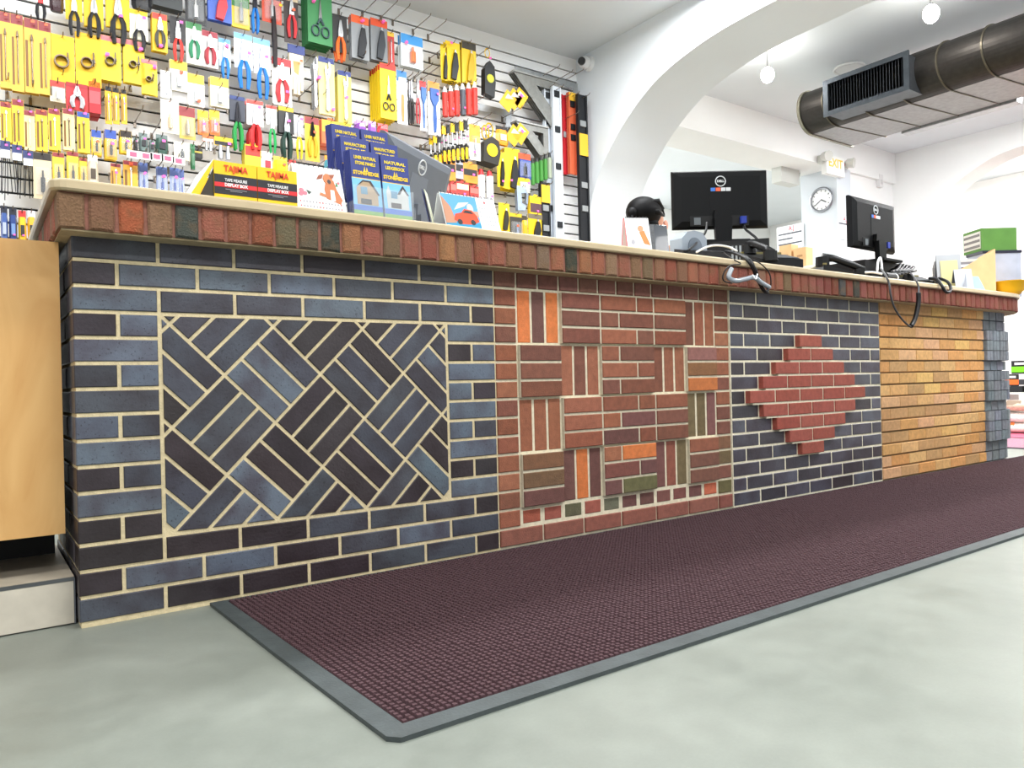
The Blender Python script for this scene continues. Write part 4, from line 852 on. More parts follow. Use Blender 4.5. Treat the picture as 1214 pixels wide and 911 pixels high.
# two tape measure display boxes
for k, (ua, ub, lb) in enumerate([(254, 304.6, 'yellow and black tape measure display box with open side flap, left of two'), (305.4, 352, 'yellow and black tape measure display box beside the dog calendar')]):
    yb = -.055; xa, xb = at(ua, 215, 1, yb).x, at(ub, 220, 1, yb).x; wd = xb-xa; h = .108
    t = thing('tape_measure_box', lb, 'box', ((xa+xb)/2, yb, ZT)); t.rotation_euler = (0, 0, 0)
    part('carton', MB().bx(-wd/2, wd/2, 0, .012, 0, h).bx(-wd/2, wd/2, .19, .2, 0, h).bx(-wd/2+(.004 if k == 0 else 0), wd/2, .012, .19, 0, .006).bx(wd/2-.004, wd/2, .012, .19, 0, h), 'card', (248, 204, 20), t)
    if k: part('side_panel', MB().bx(-wd/2, -wd/2+.004, .012, .19, 0, h), 'card', (60, 50, 40), t)
    part('black_field', MB().bx(-wd/2, wd/2, -.0012, .0005, h*.16, h*.66), 'card', (34, 34, 40), t)
    part('red_stripe', MB().bx(-wd/2, wd/2, -.002, .0003, h*.34, h*.45), 'card', (222, 40, 46), t)
    bar_text(t, 'TAJIMA', .024, (226, 70, 30), 0, -.0025, h*.82, wd*.56, .0006)
    bar_text(t, 'TAPE MEASURE', .0115, (235, 235, 235), 0, -.0025, h*.525, wd*.52, .0003); bar_text(t, 'DISPLAY BOX', .0125, (250, 240, 240), 0, -.0032, h*.4, wd*.54, .0005)
    part('small_print', MB().bx(-wd*.25, wd*.25, -.002, .0003, h*.285, h*.3).bx(-wd*.14, wd*.14, -.002, .0003, h*.245, h*.258), 'card', (150, 150, 155), t)
    if k == 0:
        fl = part('side_flap', MB().poly([(-wd/2, h+.004), (-wd/2-.002, h-.002), (-wd/2-.062, .002), (-wd/2-.06, .0)], .004, .2), 'card', (222, 224, 228), t)
        part('flap_edge', MB().poly([(-wd/2, h+.002), (-wd/2-.002, h-.016), (-wd/2-.044, .001), (-wd/2-.062, .001), (-wd/2-.062, .006)], .0, .004), 'card', (246, 204, 30), t)
        part('inner_dark', MB().poly([(-wd/2, h*.8), (-wd/2, .001), (-wd/2-.04, .001)], .004, .008), 'card', (52, 46, 34), t)
# desk calendars: a folded card tent with a wire spiral along the top
def tent(label, x0, x1, y, h, lean, rz=0, edge=(244, 244, 246), cat='calendar', back=(226, 228, 232)):
    t = thing('desk_calendar', label, cat, ((x0+x1)/2, y, ZT), (0, 0, rz)); w_ = x1-x0
    part('front_page', MB().side([(0, 0), (lean, h), (lean+.002, h), (.002, 0)], -w_/2, w_/2), 'card', (246, 247, 248), t)
    part('back_panel', MB().side([(2*lean+.01, 0), (lean+.012, h*.99), (lean+.009, h*.99), (2*lean+.006, 0)], -w_/2, w_/2), 'card', back, t)
    part('base_fold', MB().bx(-w_/2, w_/2, .004, 2*lean+.004, .0, .002), 'card', edge, t)
    n = max(5, int(w_/.014)); mb = MB()
    for i in range(n): mb.torus((-w_/2+w_*(i+.5)/n, lean+.004, h), .006, .0012, 'x', 8, 4)
    part('wire_spiral', mb, 'metal', (70, 70, 74), t)
    return t, w_, h, lean
def on_page(t, w_, h, lean, pts, color, name, lift=.0012):   # flat print on the leaning front page, (0..1, 0..1)
    me = MB(); n_ = len(pts); f = lambda a, b, o: ((a-.5)*w_, lean*b-o, h*b+o*lean/h)
    me.v = [f(a, b, lift) for a, b in pts]+[f(a, b, -.0002) for a, b in pts]
    me.f = [tuple(range(n_))]+[(i, i+n_, (i+1) % n_+n_, (i+1) % n_) for i in range(n_)]
    return part(name, me, 'card', color, t)
def blob(cx, cy, rx, ry, n=10, a0=0): return [(cx+rx*math.cos(-2*PI*i/n+a0), cy+ry*math.sin(-2*PI*i/n+a0)) for i in range(n)][::-1]
yb = -.06; xa, xb = at(353, 220, 1, yb).x, at(411, 226, 1, yb).x
T = tent('white desk calendar with a brown and white puppy picture', xa, xb, yb, .148, .05)
dog = lambda p, c, n_, l=.0012: on_page(*T, p, c, n_, l)
dog([(.62, .3), (.9, .2), (.95, .3), (.86, .52), (.82, .72), (.66, .72), (.6, .5)], (196, 112, 60), 'puppy_body')
dog([(.7, .24), (.8, .26), (.8, .5), (.72, .5)], (246, 238, 228), 'puppy_chest', .0016); dog(blob(.7, .74, .1, .12), (200, 118, 66), 'puppy_head', .0018)
dog([(.58, .74), (.46, .7), (.52, .8), (.62, .84)], (150, 76, 46), 'puppy_ear', .002); dog([(.74, .84), (.86, .86), (.82, .78), (.77, .76)], (160, 82, 48), 'puppy_ear', .002)
dog(blob(.72, .68, .04, .05, 8), (60, 40, 36), 'puppy_muzzle', .0022); dog([(.48, .36), (.62, .32), (.62, .38), (.5, .42)], (196, 120, 70), 'puppy_paw', .0016)
for c_ in ((.12, .42), (.18, .36), (.1, .34)): dog(blob(*c_, .05, .045, 8), (236, 120, 140), 'flower')
dog([(.22, .44), (.32, .4), (.26, .34)], (40, 70, 50), 'leaf'); dog(blob(.92, .68, .03, .03, 6), (240, 120, 130), 'flower'); dog([(.84, .6), (.88, .7), (.9, .6)], (60, 130, 80), 'leaf')
for r_ in range(2):
    for q in range(14): dog([(.06+q*.064, .17-r_*.1), (.085+q*.064, .17-r_*.1), (.085+q*.064, .2-r_*.1), (.06+q*.064, .2-r_*.1)], (230, 90, 90) if q % 7 in (0, 6) else (150, 150, 156), 'date_mark')
yb = -.06; xa, xb = at(529, 247, 1, yb).x, at(594, 256, 1, yb).x
T = tent('desk calendar with an orange sports car picture', xa, xb, yb, .125, .045, edge=(40, 50, 110))
IM = [(.01, .02), (.64, .02), (.64, .97), (.01, .97)]
dog(IM, (96, 170, 232), 'sky_picture'); dog([(.01, .02), (.64, .02), (.64, .2), (.01, .2)], (40, 150, 196), 'water_print', .0016)
dog([(.01, .1), (.2, .14), (.14, .6), (.01, .9)], (196, 140, 110), 'palace_print', .0018); dog([(.34, .4), (.64, .38), (.64, .55), (.34, .52)], (214, 160, 140), 'town_print', .0017)
dog(blob(.5, .62, .06, .14, 10), (206, 206, 200), 'dome_print', .0017); dog([(.2, .52), (.3, .74), (.5, .8), (.4, .66)], (230, 240, 248), 'cloud_print', .0016)
dog([(.16, .22), (.2, .4), (.32, .46), (.38, .58), (.52, .56), (.6, .4), (.62, .24), (.5, .14), (.3, .12)], (236, 76, 36), 'car_print', .002); dog([(.34, .46), (.4, .54), (.5, .53), (.54, .45)], (50, 44, 46), 'car_window_print', .0024)
for c_ in ((.26, .18), (.5, .2)): dog(blob(*c_, .045, .08, 10), (40, 38, 40), 'car_wheel_print', .0026)
dog(blob(.8, .86, .02, .035, 6), (226, 90, 90), 'month_mark')
for r_ in range(5):
    for q in range(6): dog([(.68+q*.05, .66-r_*.12), (.695+q*.05, .66-r_*.12), (.695+q*.05, .69-r_*.12), (.68+q*.05, .69-r_*.12)], (170, 172, 178), 'date_mark')
p0 = at(516, 255, 1, .0); t = thing('paper_sheet', 'pale green and blue cards standing between the monitor and the car calendar', 'card', (p0.x, .0, ZT), (0, 0, .9))
part('green_card', MB().side([(0, 0), (.03, .13), (.032, .13), (.002, 0)], -.03, .03), 'card', (220, 226, 200), t); part('blue_card', MB().side([(.012, 0), (.038, .13), (.04, .13), (.014, 0)], -.03, .03), 'card', (40, 50, 110), t)
p0, p1_ = at(748, 275, 1, -.05), at(769, 278, 1, -.05)
T = tent('small red edged tent calendar beside the bending clerk', p0.x, p1_.x, -.05, .14, .045, rz=math.radians(-28), edge=(214, 60, 70))
dog(blob(.62, .66, .12, .1), (206, 150, 110), 'picture_head'); dog([(.55, .55), (.75, .6), (.95, .15), (.7, .2)], (224, 130, 60), 'picture_body', .0016); dog(blob(.25, .25, .08, .08, 8), (170, 170, 180), 'picture_mark')
part('red_edge', MB().side([(-.001, 0), (.045, .1405), (.0475, .1405), (.003, 0)], -T[1]/2-.002, -T[1]/2).side([(.1, 0), (.056, .1405), (.0535, .1405), (.096, 0)], -T[1]/2-.002, -T[1]/2), 'card', (226, 60, 76), T[0])
# leaflet rack
yb = -.05; rk = thing('leaflet_rack', 'clear tiered acrylic leaflet rack left of the tilted monitor', 'rack', (at(457, 258, 1, yb).x, yb, ZT))
LW = .104
part('divider', MB().bx(-.002, .002, 0, .22, 0, .05), 'clear', (236, 242, 246), rk)
for k in range(3): part('tray_front', MB().bx(-LW, LW, .003+k*.07, .006+k*.07, .012+k*.06, .1+k*.06), 'clear', (240, 246, 250), rk)
part('base', MB().bx(-LW-.004, LW+.004, 0, .22, 0, .004).bx(-LW-.005, -LW-.002, 0, .22, .004, .05).bx(LW+.002, LW+.005, 0, .22, .004, .05), 'clear', (236, 242, 246), rk)
part('back_step', MB().bx(-LW, LW, .08, .082, .004, .06).bx(-LW, LW, .15, .152, .004, .12).bx(-LW, LW, .08, .152, .056, .059).bx(-LW, LW, .15, .22, .116, .119), 'clear', (236, 242, 246), rk)
TXT = {(0, 0): ('LINER NATURAL', 'STONE PANELS'), (0, 1): ('NATURAL', 'LEDGEROCK'), (1, 0): ('MANUFACTURED', 'STONE'), (1, 1): ('MANUFACTURED', 'STONE'), (2, 0): ('LINER NATURAL', 'STONE PANELS'), (2, 1): ('LINER NATURAL', 'STONE PANELS')}
for ti in range(3):
    for ci in range(2):
        xx = rk.location.x+(-LW/2 if ci == 0 else LW/2); hh = .212; zz = ZT+.006+ti*.0605; yy = yb+.008+ti*.07
        rot = (math.radians(-7), 0, 0)
        where = ['front', 'middle', 'back'][ti]+' '+['left', 'right'][ci]
        for s_ in range(6 if ci == 0 else 3):
            o = thing('leaflet', ('blue stone leaflet, top one of the '+where+' rack pocket') if s_ == 0 else 'blue stone leaflet standing behind the top one, '+where+' pocket', 'leaflet', (xx-.0015*s_, yy+.006*s_, zz+random.uniform(0, .002)), rot, None if s_ == 0 else 'leaflets in the '+where+' pocket')
            part('sheet', MB().bx(-LW*.47, LW*.47, 0, .0045, 0, hh), 'card', (36, 52, 130), o)
            if s_: continue
            bar_text(o, TXT[ti, ci][0], .0145, (250, 220, 50), 0, -.0012, hh*.885, LW*.72, .0004); bar_text(o, TXT[ti, ci][1], .0145, (250, 220, 50), 0, -.0012, hh*.80, LW*.66, .0004)
            bar_text(o, 'STONEHEDGE', .0165, (246, 206, 40), 0, -.0012, hh*.65, LW*.84, .0007)
            part('logo_peak', MB().poly([(-.008, hh*.68), (-.003, hh*.76), (-.001, hh*.68)], -.0012, .0).poly([(.001, hh*.68), (.004, hh*.75), (.008, hh*.68)], -.0012, 0), 'card', (246, 206, 40), o)
            part('yellow_rule', MB().bx(-LW*.47, LW*.47, -.0008, .001, hh*.565, hh*.575), 'card', (246, 206, 40), o)
            if ti: continue
            part('sky_print', MB().bx(-LW*.47, LW*.47, -.0006, .001, hh*.16, hh*.565), 'card', (120, 190, 236), o)
            wall = (176, 150, 118) if ci == 0 else (200, 202, 200)
            if ci == 0: pts = [(-.036, hh*.17), (.036, hh*.17), (.036, hh*.36), (.012, hh*.52), (-.014, hh*.52), (-.036, hh*.42)]
            else: pts = [(-.036, hh*.17), (.04, hh*.17), (.04, hh*.4), (.022, hh*.53), (.004, hh*.4), (-.02, hh*.4), (-.03, hh*.53), (-.038, hh*.42)]
            part('house_print', MB().poly(pts, -.0012, 0), 'card', wall, o)
            part('roof_print', MB().poly([(-.04, hh*.42), (-.014, hh*.545), (.014, hh*.545), (.042, hh*.34), (.036, hh*.33), (.008, hh*.52), (-.012, hh*.52)] if ci == 0 else [(.0, hh*.4), (.022, hh*.55), (.044, hh*.4), (.036, hh*.4), (.022, hh*.5), (.01, hh*.4)], -.0016, 0), 'card', (60, 52, 52), o)
            part('window_print', MB().bx(-.022, .0, -.0018, 0, hh*.33, hh*.44), 'card', (90, 140, 170), o)
            part('garage_print', MB().bx(-.024, .012, -.0018, 0, hh*.18, hh*.26), 'card', (40, 38, 46) if ci == 0 else (66, 50, 48), o)
            part('lawn_print', MB().bx(-LW*.47, LW*.47, -.001, .001, 0, hh*.08), 'card', (120, 170, 90), o); part('blue_foot', MB().bx(-LW*.47, LW*.47, -.0009, .001, hh*.08, hh*.16), 'card', (60, 110, 200), o)
# monitors
def monitor(label, loc, az, tilt, w_=.53, h=.32, foot=.13, body=(13, 14, 16), stick=True, detail=True):
    t = thing('monitor', label, 'monitor', loc, (0, 0, az)); zc = foot; R = (tilt, 0, 0)
    # local -y is the back of the monitor (towards the shop floor)
    sh = [[(x*w_/2*q, y, zc+h/2+z*h/2*q2) for x, z in ((-1, -1), (1, -1), (1, 1), (-1, 1))] for y, q, q2 in ((.022, .99, .985), (.016, 1, 1), (.004, 1, 1), (-.012, .97, .94), (-.024, .82, .76))]
    def tl(p): d = p[2]-zc-h/2; return (p[0], p[1]*math.cos(tilt)-d*math.sin(tilt), zc+h/2+d*math.cos(tilt)+p[1]*math.sin(tilt))
    part('casing', MB().rings([[tl(p) for p in r] for r in sh]), 'screen_plastic', body, t)
    part('screen', MB().add([tl((x*w_*.47, .0225, zc+h/2+z*h*.455)) for x, z in ((-1, -1), (1, -1), (1, 1), (-1, 1))], [(3, 2, 1, 0)]), 'gloss', (24, 26, 32), t)
    hub = obj('back_details', None, t, (0, 0, zc+h/2), (tilt, 0, 0))
    part('logo_ring', MB().torus((.0, -.0255, h*.3), .027, .0028, n=20, k=5), 'semi', (214, 218, 222), hub)
    text('lettering', 'DELL', .017, 'semi', (224, 228, 232), hub, (0, -.0255, h*.3), width=.038, bold=.0006)
    part('rear_hatch', MB().bx(-.062, .062, -.0252, -.02, -h*.24, h*.2), 'screen_plastic', tuple(int(c*1.12) for c in body), hub)
    if stick:
        for i, c in enumerate([(50, 110, 200), (226, 90, 50), (200, 204, 210), (206, 208, 212)]): part('card_sticker', MB().bx(-.055+i*.028, -.03+i*.028, -.0262, -.0245, h*.13, h*.19), 'card', c, hub)
        part('port_recess', MB().bx(-.17, .15, -.0256, -.02, -h*.46, -h*.29), 'semi', (6, 6, 7), hub)
        part('power_socket', MB().bx(-.15, -.115, -.03, -.02, -h*.44, -h*.32), 'semi', (96, 102, 106), hub); part('video_plug', MB().bx(.1, .13, -.05, -.02, -h*.44, -h*.32), 'semi', (36, 56, 150), hub)
    part('neck', MB().poly([(-.048, -h*.34), (.048, -h*.34), (.042, -h/2-foot+.014), (-.042, -h/2-foot+.014)], -.066, -.034).poly([(-.04, -h*.2), (.04, -h*.2), (.048, -h*.34), (-.048, -h*.34)], -.05, -.024), 'screen_plastic', body, t, (0, 0, zc+h/2))
    part('stand_base', MB().flat([(-.12, -.13), (.12, -.13), (.13, .07), (-.13, .07)], 0, .014), 'screen_plastic', body, t)
    return t
def face(p, u, off=0):   # yaw that turns local -y towards the camera, plus off
    d = CAM-Vector(p); return math.atan2(d.x, -d.y)+off
p = at(853, 232, 1, .46); monitor('black monitor seen from behind in the middle of the counter, above the cable bundle', (p.x, .46, ZT+.2), math.radians(-35), math.radians(0), .525, .318, .095)
riser = thing('monitor_riser', 'black till base under the middle monitor with rear ports', 'till', (p.x, .43, ZT), (0, 0, face(p, 853)))
part('body', MB().bx(-.24, .22, -.13, .13, .0, .2), 'semi', (10, 10, 12), riser); part('vent_panel', MB().bx(.02, .18, -.134, -.13, .03, .18), 'semi', (26, 27, 29), riser)
for i in range(4): part('vent_slot', MB().bx(.03+i*.02, .04+i*.02, -.137, -.134, .09, .17), 'semi', (150, 156, 160), riser)
p = at(1034, 268, 1, .34); monitor('black monitor turned sideways near the counter end', (p.x, .34, ZT+.185), math.radians(2), math.radians(0), .56, .32, .085)
riser = thing('monitor_riser', 'black till base under the sideways monitor', 'till', (p.x, .4, ZT), (0, 0, 0))
part('body', MB().bx(-.24, .24, -.14, .14, .0, .185), 'semi', (10, 10, 12), riser); part('vent_panel', MB().bx(-.18, .0, -.144, -.14, .03, .12), 'semi', (26, 27, 29), riser)
p = at(487, 200, 1, .33); monitor('grey monitor tilted back behind the leaflet rack', (p.x, .33, ZT), math.radians(32), math.radians(16), .5, .31, .06, (104, 110, 120), stick=False)
# telephones, card reader, tape dispenser
def phone(label, u, v, y, az, s=1.):
    p = at(u, v, 1, y); t = thing('desk_phone', label, 'phone', (p.x, y, ZT), (0, 0, az))
    part('base', MB().side([(-.09*s, 0), (.09*s, 0), (.09*s, .09*s), (-.09*s, .035*s)], -.1*s, .1*s), 'semi', (12, 13, 15), t)
    part('keypad', MB().side([(-.08*s, .041*s), (.03*s, .0745*s), (.03*s, .0765*s), (-.08*s, .043*s)], -.02*s, .09*s), 'semi', (60, 62, 66), t)
    hs = part('handset', MB().tube([(-.06*s, -.1*s, .06*s), (-.06*s, -.06*s, .085*s), (-.06*s, .03*s, .12*s), (-.06*s, .08*s, .125*s)], [.02*s, .016*s, .016*s, .022*s], 8), 'semi', (15, 16, 18), t, smooth=True)
    for yy, zz in ((-.09, .055), (.08, .115)): part('ear_cap', MB().cyl((-.06*s, yy*s, (zz-.03)*s), (-.06*s, yy*s, (zz+.012)*s), .032*s, .03*s, 10), 'semi', (11, 12, 13), t)
    part('cradle_strip', MB().bx(-.1*s, .1*s, .075*s, .09*s, .085*s, .095*s), 'semi', (120, 112, 70), t)
    return t
phone('black desk phone with raised handset left of the sideways monitor', 990, 308, .25, .9, 1.25)
phone('black desk phone handset right of the sideways monitor', 1078, 316, .12, -.6)
phone('black desk phone at the right of the middle till base', 914, 300, .04, -.4, 1.1)
p = at(783, 285, 1, .2); t = thing('card_reader', 'dark blue grey card reader on a stand beside the clerk', 'card reader', (p.x, .22, ZT), (0, 0, -.3))
part('shell', MB().side([(-.05, .05), (-.03, .185), (.005, .195), (.015, .175), (.0, .04)], -.034, .034), 'gloss', (48, 55, 66), t); part('foot', MB().side([(-.05, 0), (.06, 0), (.03, .07), (-.02, .07)], -.035, .035), 'semi', (12, 13, 15), t)
p = at(816, 282, 1, .3); t = thing('tape_dispenser', 'grey blue rounded tape dispenser left of the middle monitor', 'dispenser', (p.x, .3, ZT))
part('body', MB().poly([(-.09, 0), (.09, 0), (.09, .17), (.06, .2), (.0, .205), (-.05, .195), (-.09, .16)], -.04, .04), 'semi', (150, 160, 172), t); part('reel', MB().cyl((0, -.045, .12), (0, .045, .12), .05, .05, 16), 'semi', (110, 120, 132), t)
p = at(830, 290, 1, .22); t = thing('stapler_tray', 'black tray of cables in front of the middle till base', 'tray', (p.x, .22, ZT), (0, 0, -.3))
part('tray', MB().bx(-.16, .2, -.05, .05, 0, .02).side([(-.05, .02), (.05, .02), (.04, .11), (-.04, .09)], -.12, .14), 'semi', (9, 9, 11), t)
p = at(1027, 312, 1, .62); t = thing('pen_cup', 'dark green box behind the sideways monitor stand', 'box', (p.x, .5, ZT)); part('body', MB().bx(-.09, .09, -.04, .04, 0, .21), 'semi', (40, 66, 62), t); part('rim', MB().bx(-.095, .095, -.045, .045, .2, .21), 'semi', (60, 90, 86), t)
# cables
def cable(label, uv, r, col, name='cable', mat='semi', grp=None):
    pts = []
    for q in uv:
        u, v, y = q; pts.append(at(u, v, 1, y))
    # smooth by Catmull-Rom
    out = []
    for i in range(len(pts)-1):
        a, b_, c, d = pts[max(i-1, 0)], pts[i], pts[i+1], pts[min(i+2, len(pts)-1)]
        for k in range(6):
            s_ = k/6.; out.append(.5*((2*b_)+(c-a)*s_+(2*a-5*b_+4*c-d)*s_*s_+(3*b_-3*c+d-a)*s_**3))
    out.append(pts[-1])
    o = part(name, MB().tube(out, r, 7), mat, col, None, smooth=True); return tag(o, label, 'cable', grp)
FR = -.112
for k, dd in enumerate((0, 3, 6)):
    cable(['thickest', 'middle', 'thin'][k]+' black cable of the bundle draped over the coping under the middle monitor', [(860+dd, 298, .1), (872+dd, 301, .0), (884+dd*.8, 307, -.09), (892+dd*.6, 318, FR-.012*k), (897+dd*.5, 330, FR-.012*k), (905+dd*.4, 345, FR-.012*k), (911, 347-k*3, FR-.012*k)], .006-.0012*k, (24, 24, 26))
cable('black cable loop left of the plastic wrapped cables on the coping', [(858, 300, .02), (870, 308, -.09), (878, 313, FR), (866, 315, FR-.005), (858, 324, FR-.005), (858, 333, FR-.005), (868, 336, FR-.004)], .003, (28, 28, 30))
cable('thin black cable curving right of the cable bundle', [(878, 306, -.05), (890, 308, -.1), (902, 313, FR), (912, 324, FR-.006), (914, 337, FR-.006), (911, 344, FR-.004)], .003, (26, 26, 28))
cable('grey plastic wrapped cable bundle hanging on the coping', [(867, 319, FR-.01), (864, 329, FR-.02), (872, 333, FR-.025), (884, 331, FR-.025), (894, 329, FR-.025), (902, 335, FR-.025), (912, 341, FR-.02)], .011, (150, 158, 166), mat='gloss')
cable('white cable tie on the wrapped bundle', [(892, 326, FR-.04), (896, 331, FR-.046), (898, 325, FR-.04)], .003, (236, 236, 238))
cable('white cable arching in front of the middle till base', [(826, 299, .0), (838, 293, .05), (850, 291, .05), (864, 293, .04), (874, 298, .0)], .005, (222, 222, 220))
cable('black monitor cable falling left of the middle monitor stand', [(838, 264, .4), (836, 276, .36), (826, 288, .26), (816, 297, .12)], .006, (22, 22, 24))
cable('black video cable falling from the blue plug', [(880, 264, .38), (884, 272, .36), (890, 277, .33), (898, 285, .28), (897, 300, .2)], .007, (24, 24, 26))
cable('black cable looping down over the yellow bricks, left strand', [(1044, 318, .1), (1050, 327, -.09), (1054, 336, FR-.01), (1056, 350, FR-.02), (1060, 364, FR-.02), (1068, 377, FR-.02), (1077, 386, FR-.02), (1081, 388, FR-.02)], .0055, (70, 70, 72))
cable('thick black cable sleeve of the loop on the yellow bricks', [(1089, 347, FR-.02), (1089, 358, FR-.02), (1087, 370, FR-.02), (1084, 380, FR-.02), (1080, 387, FR-.02)], .013, (30, 30, 32))
cable('thin grey cable above the sleeve by the sideways monitor', [(1080, 324, -.04), (1085, 331, FR), (1089, 340, FR-.015), (1089, 348, FR-.02)], .005, (90, 90, 94))
cable('black hose loop hanging over the slab edge near the counter end', [(1102, 330, .02), (1110, 331, -.06), (1116, 338, FR), (1121, 346, FR-.015), (1126, 346, FR-.02), (1127, 341, FR-.01), (1123, 334, FR+.01), (1113, 330, -.04)], .009, (26, 27, 30))
for k in range(5):
    u0 = 1062+k*4
    cable('tangled black cable on the slab right of the sideways monitor', [(u0, 317, .2), (u0+6, 313+k, .12), (u0+2, 320, .05), (u0-4, 322, .03), (u0+4, 326-k, .0), (u0+8, 321, .05)], .007, (30, 31, 34), grp='tangled cables by the sideways monitor')
cable('white cable standing in a loop by the sideways monitor stand', [(1040, 322, .06), (1041, 310, .1), (1044, 306, .12), (1046, 320, .06)], .006, (224, 224, 226))
cable('white cable end lying on the slab near the phone', [(1026, 323, .0), (1036, 323, -.02), (1046, 325, -.05)], .006, (226, 226, 228))
t = thing('power_adapter', 'black round power adapter lying by the sideways monitor', 'adapter', at(1054, 322, 1, .02)); t.location.z = ZT; part('body', MB().cyl((-.06, 0, .03), (.06, 0, .03), .028, .028, 12), 'semi', (28, 29, 31), t); part('white_ring', MB().cyl((.04, 0, .03), (.052, 0, .03), .0295, .0295, 12), 'semi', (220, 220, 222), t)
# papers and boxes at the far end
def onz(u, y, z=ZT): p = at(u, 330, 1, y); return Vector((p.x, y, z))
t = thing('paper_pile', 'loose pile of papers on the slab left of the card stands', 'papers', onz(1098, .27), (0, 0, .2))
for k in range(5): part('sheet', MB().box(random.uniform(-.03, .03), 0, .012+k*.02, .3, .22, .012, (0, random.uniform(-.06, .06), random.uniform(-.3, .3))), 'card', [(136, 126, 108), (156, 150, 136), (120, 106, 92), (160, 154, 142), (110, 94, 78)][k], t)
t = thing('yellow_folder', 'yellow folder corner sticking up behind the paper pile', 'folder', onz(1110, .4)); part('sheet', MB().poly([(-.12, 0), (.16, 0), (.16, .23), (.0, .19)], 0, .01), 'card', (244, 190, 50), t)
t = thing('rock_sample', 'speckled grey stone sample behind the note card', 'stone', onz(1121, .3)); part('block', MB().poly([(-.06, 0), (.07, 0), (.08, .26), (-.03, .27), (-.06, .22)], 0, .06), 'stone', (110, 106, 104), t); part('yellow_top', MB().bx(-.03, .06, .01, .05, .27, .28), 'card', (230, 190, 60), t)
def stand(label, u, y, h, w_, rz, c1, c2):
    t = thing('card_stand', label, 'card stand', onz(u, y), (0, 0, rz)); part('front_card', MB().side([(0, 0), (.05, h), (.054, h), (.004, 0)], -w_/2, w_/2), 'card', c1, t); part('back_card', MB().side([(.12, 0), (.058, h), (.054, h), (.115, 0)], -w_/2, w_/2), 'card', c2, t); return t
t = stand('tall white tent card with a yellow note, on the slab', 1127, .05, .24, .14, -.9, (158, 160, 164), (110, 114, 122)); part('yellow_note', MB().side([(-.004, .02), (.036, .2), (.038, .2), (-.002, .02)], -.05, .05), 'card', (190, 182, 128), t)
t = stand('grey tent stand with open triangular side facing the shop', 1144, -.05, .13, .1, -.9, (160, 164, 172), (60, 66, 84)); part('side_panel', MB().poly([(-.01, 0), (.01, 0), (.005, .1)], 0, .002), 'card', (150, 156, 168), t)
t = thing('brochure_stack', 'leaning blue and white brochures in front of the wooden file holder', 'brochures', onz(1158, -.04), (0, 0, -.5))
for k in range(3): part('brochure', MB().side([(.02*k, 0), (.06+.02*k, .1), (.066+.02*k, .1), (.006+.02*k, 0)], -.06, .06), 'card', [(130, 156, 170), (176, 178, 182), (186, 166, 112)][k], t)
t = thing('file_holder', 'light wooden magazine file holder with sloping side at the counter end', 'file holder', onz(1167, .06), (0, 0, -.85))
sp = [(-.15, 0), (.07, 0), (.07, .31), (-.15, .18)]
part('side_panel', MB().poly(sp, 0, .008), 'cardboard', (216, 176, 128), t); part('side_panel', MB().poly(sp, .1, .108), 'cardboard', (216, 176, 128), t); part('base', MB().bx(-.15, .07, .008, .1, 0, .008), 'cardboard', (206, 166, 118), t); part('end_panel', MB().bx(.062, .07, .008, .1, 0, .31), 'cardboard', (206, 166, 118), t)
for k in range(4): part('catalogue', MB().bx(-.14, .055, .014+k*.02, .028+k*.02, .01, .2+k*.02), 'card', [(90, 90, 96), (220, 220, 220), (120, 116, 120), (200, 196, 190)][k], t)
t = thing('grey_carton', 'pale blue grey carton with dark rim at the counter end', 'box', Vector((5.72, .13, ZT)), (0, 0, -.62)); part('carton', MB().bx(-.13, .14, -.08, .1, 0, .31), 'cardboard', (168, 174, 190), t); part('dark_rim', MB().bx(-.135, .145, -.085, .105, .31, .33), 'semi', (40, 40, 56), t)
t = thing('green_box', 'green box with product samples on its side on top of the grey carton', 'box', Vector((5.72, .13, ZT+.331)), (0, 0, -.62)); part('carton', MB().bx(-.13, .12, -.07, .14, 0, .16), 'cardboard', (82, 126, 54), t)
part('sample_face', MB().bx(-.133, -.129, -.06, .13, .02, .14), 'card', (206, 200, 192), t)
for k in range(3): part('sample_row', MB().bx(-.135, -.1325, -.055, .125, .03+k*.038, .048+k*.038), 'card', (96, 88, 84), t)
t = thing('yellow_bowl', 'yellow plastic bowl on the rounded counter end', 'bowl', Vector((5.55, -.03, ZT)))
prof = [(.06, 0), (.085, .03), (.105, .085), (.115, .09), (.1, .082), (.08, .032), (.05, .012)]
part('bowl', MB().rings([[(r_*math.cos(2*PI*i/20), r_*math.sin(2*PI*i/20), z_) for i in range(20)] for r_, z_ in prof]), 'semi', (240, 184, 30), t, smooth=True)

# ------------------------------------------------------------------ the clerk behind the counter
pc = at(768, 258, 1, 1.06); PX, PY = pc.x, 1.06
def skinned(name, chain, edges, mat, col, parent, root=0, sub=2):
    me = bpy.data.meshes.new(name); me.from_pydata([c[0] for c in chain], edges, []); me.materials.append(MATS[mat])
    o = obj(name, me, parent, color=col)
    m = o.modifiers.new('skin', 'SKIN'); m.use_smooth_shade = True; m.branch_smoothing = .6
    for i, c in enumerate(chain):
        r = c[1]; o.data.skin_vertices[0].data[i].radius = r if isinstance(r, tuple) else (r, r)
        o.data.skin_vertices[0].data[i].use_root = i == root
    s_ = o.modifiers.new('sub', 'SUBSURF'); s_.levels = sub; s_.render_levels = sub
    dg = bpy.context.evaluated_depsgraph_get(); bm_e = bpy.data.meshes.new_from_object(o.evaluated_get(dg)); o.modifiers.clear(); o.data = bm_e
    for p_ in bm_e.polygons: p_.use_smooth = True
    if not bm_e.materials: bm_e.materials.append(MATS[mat])
    return o
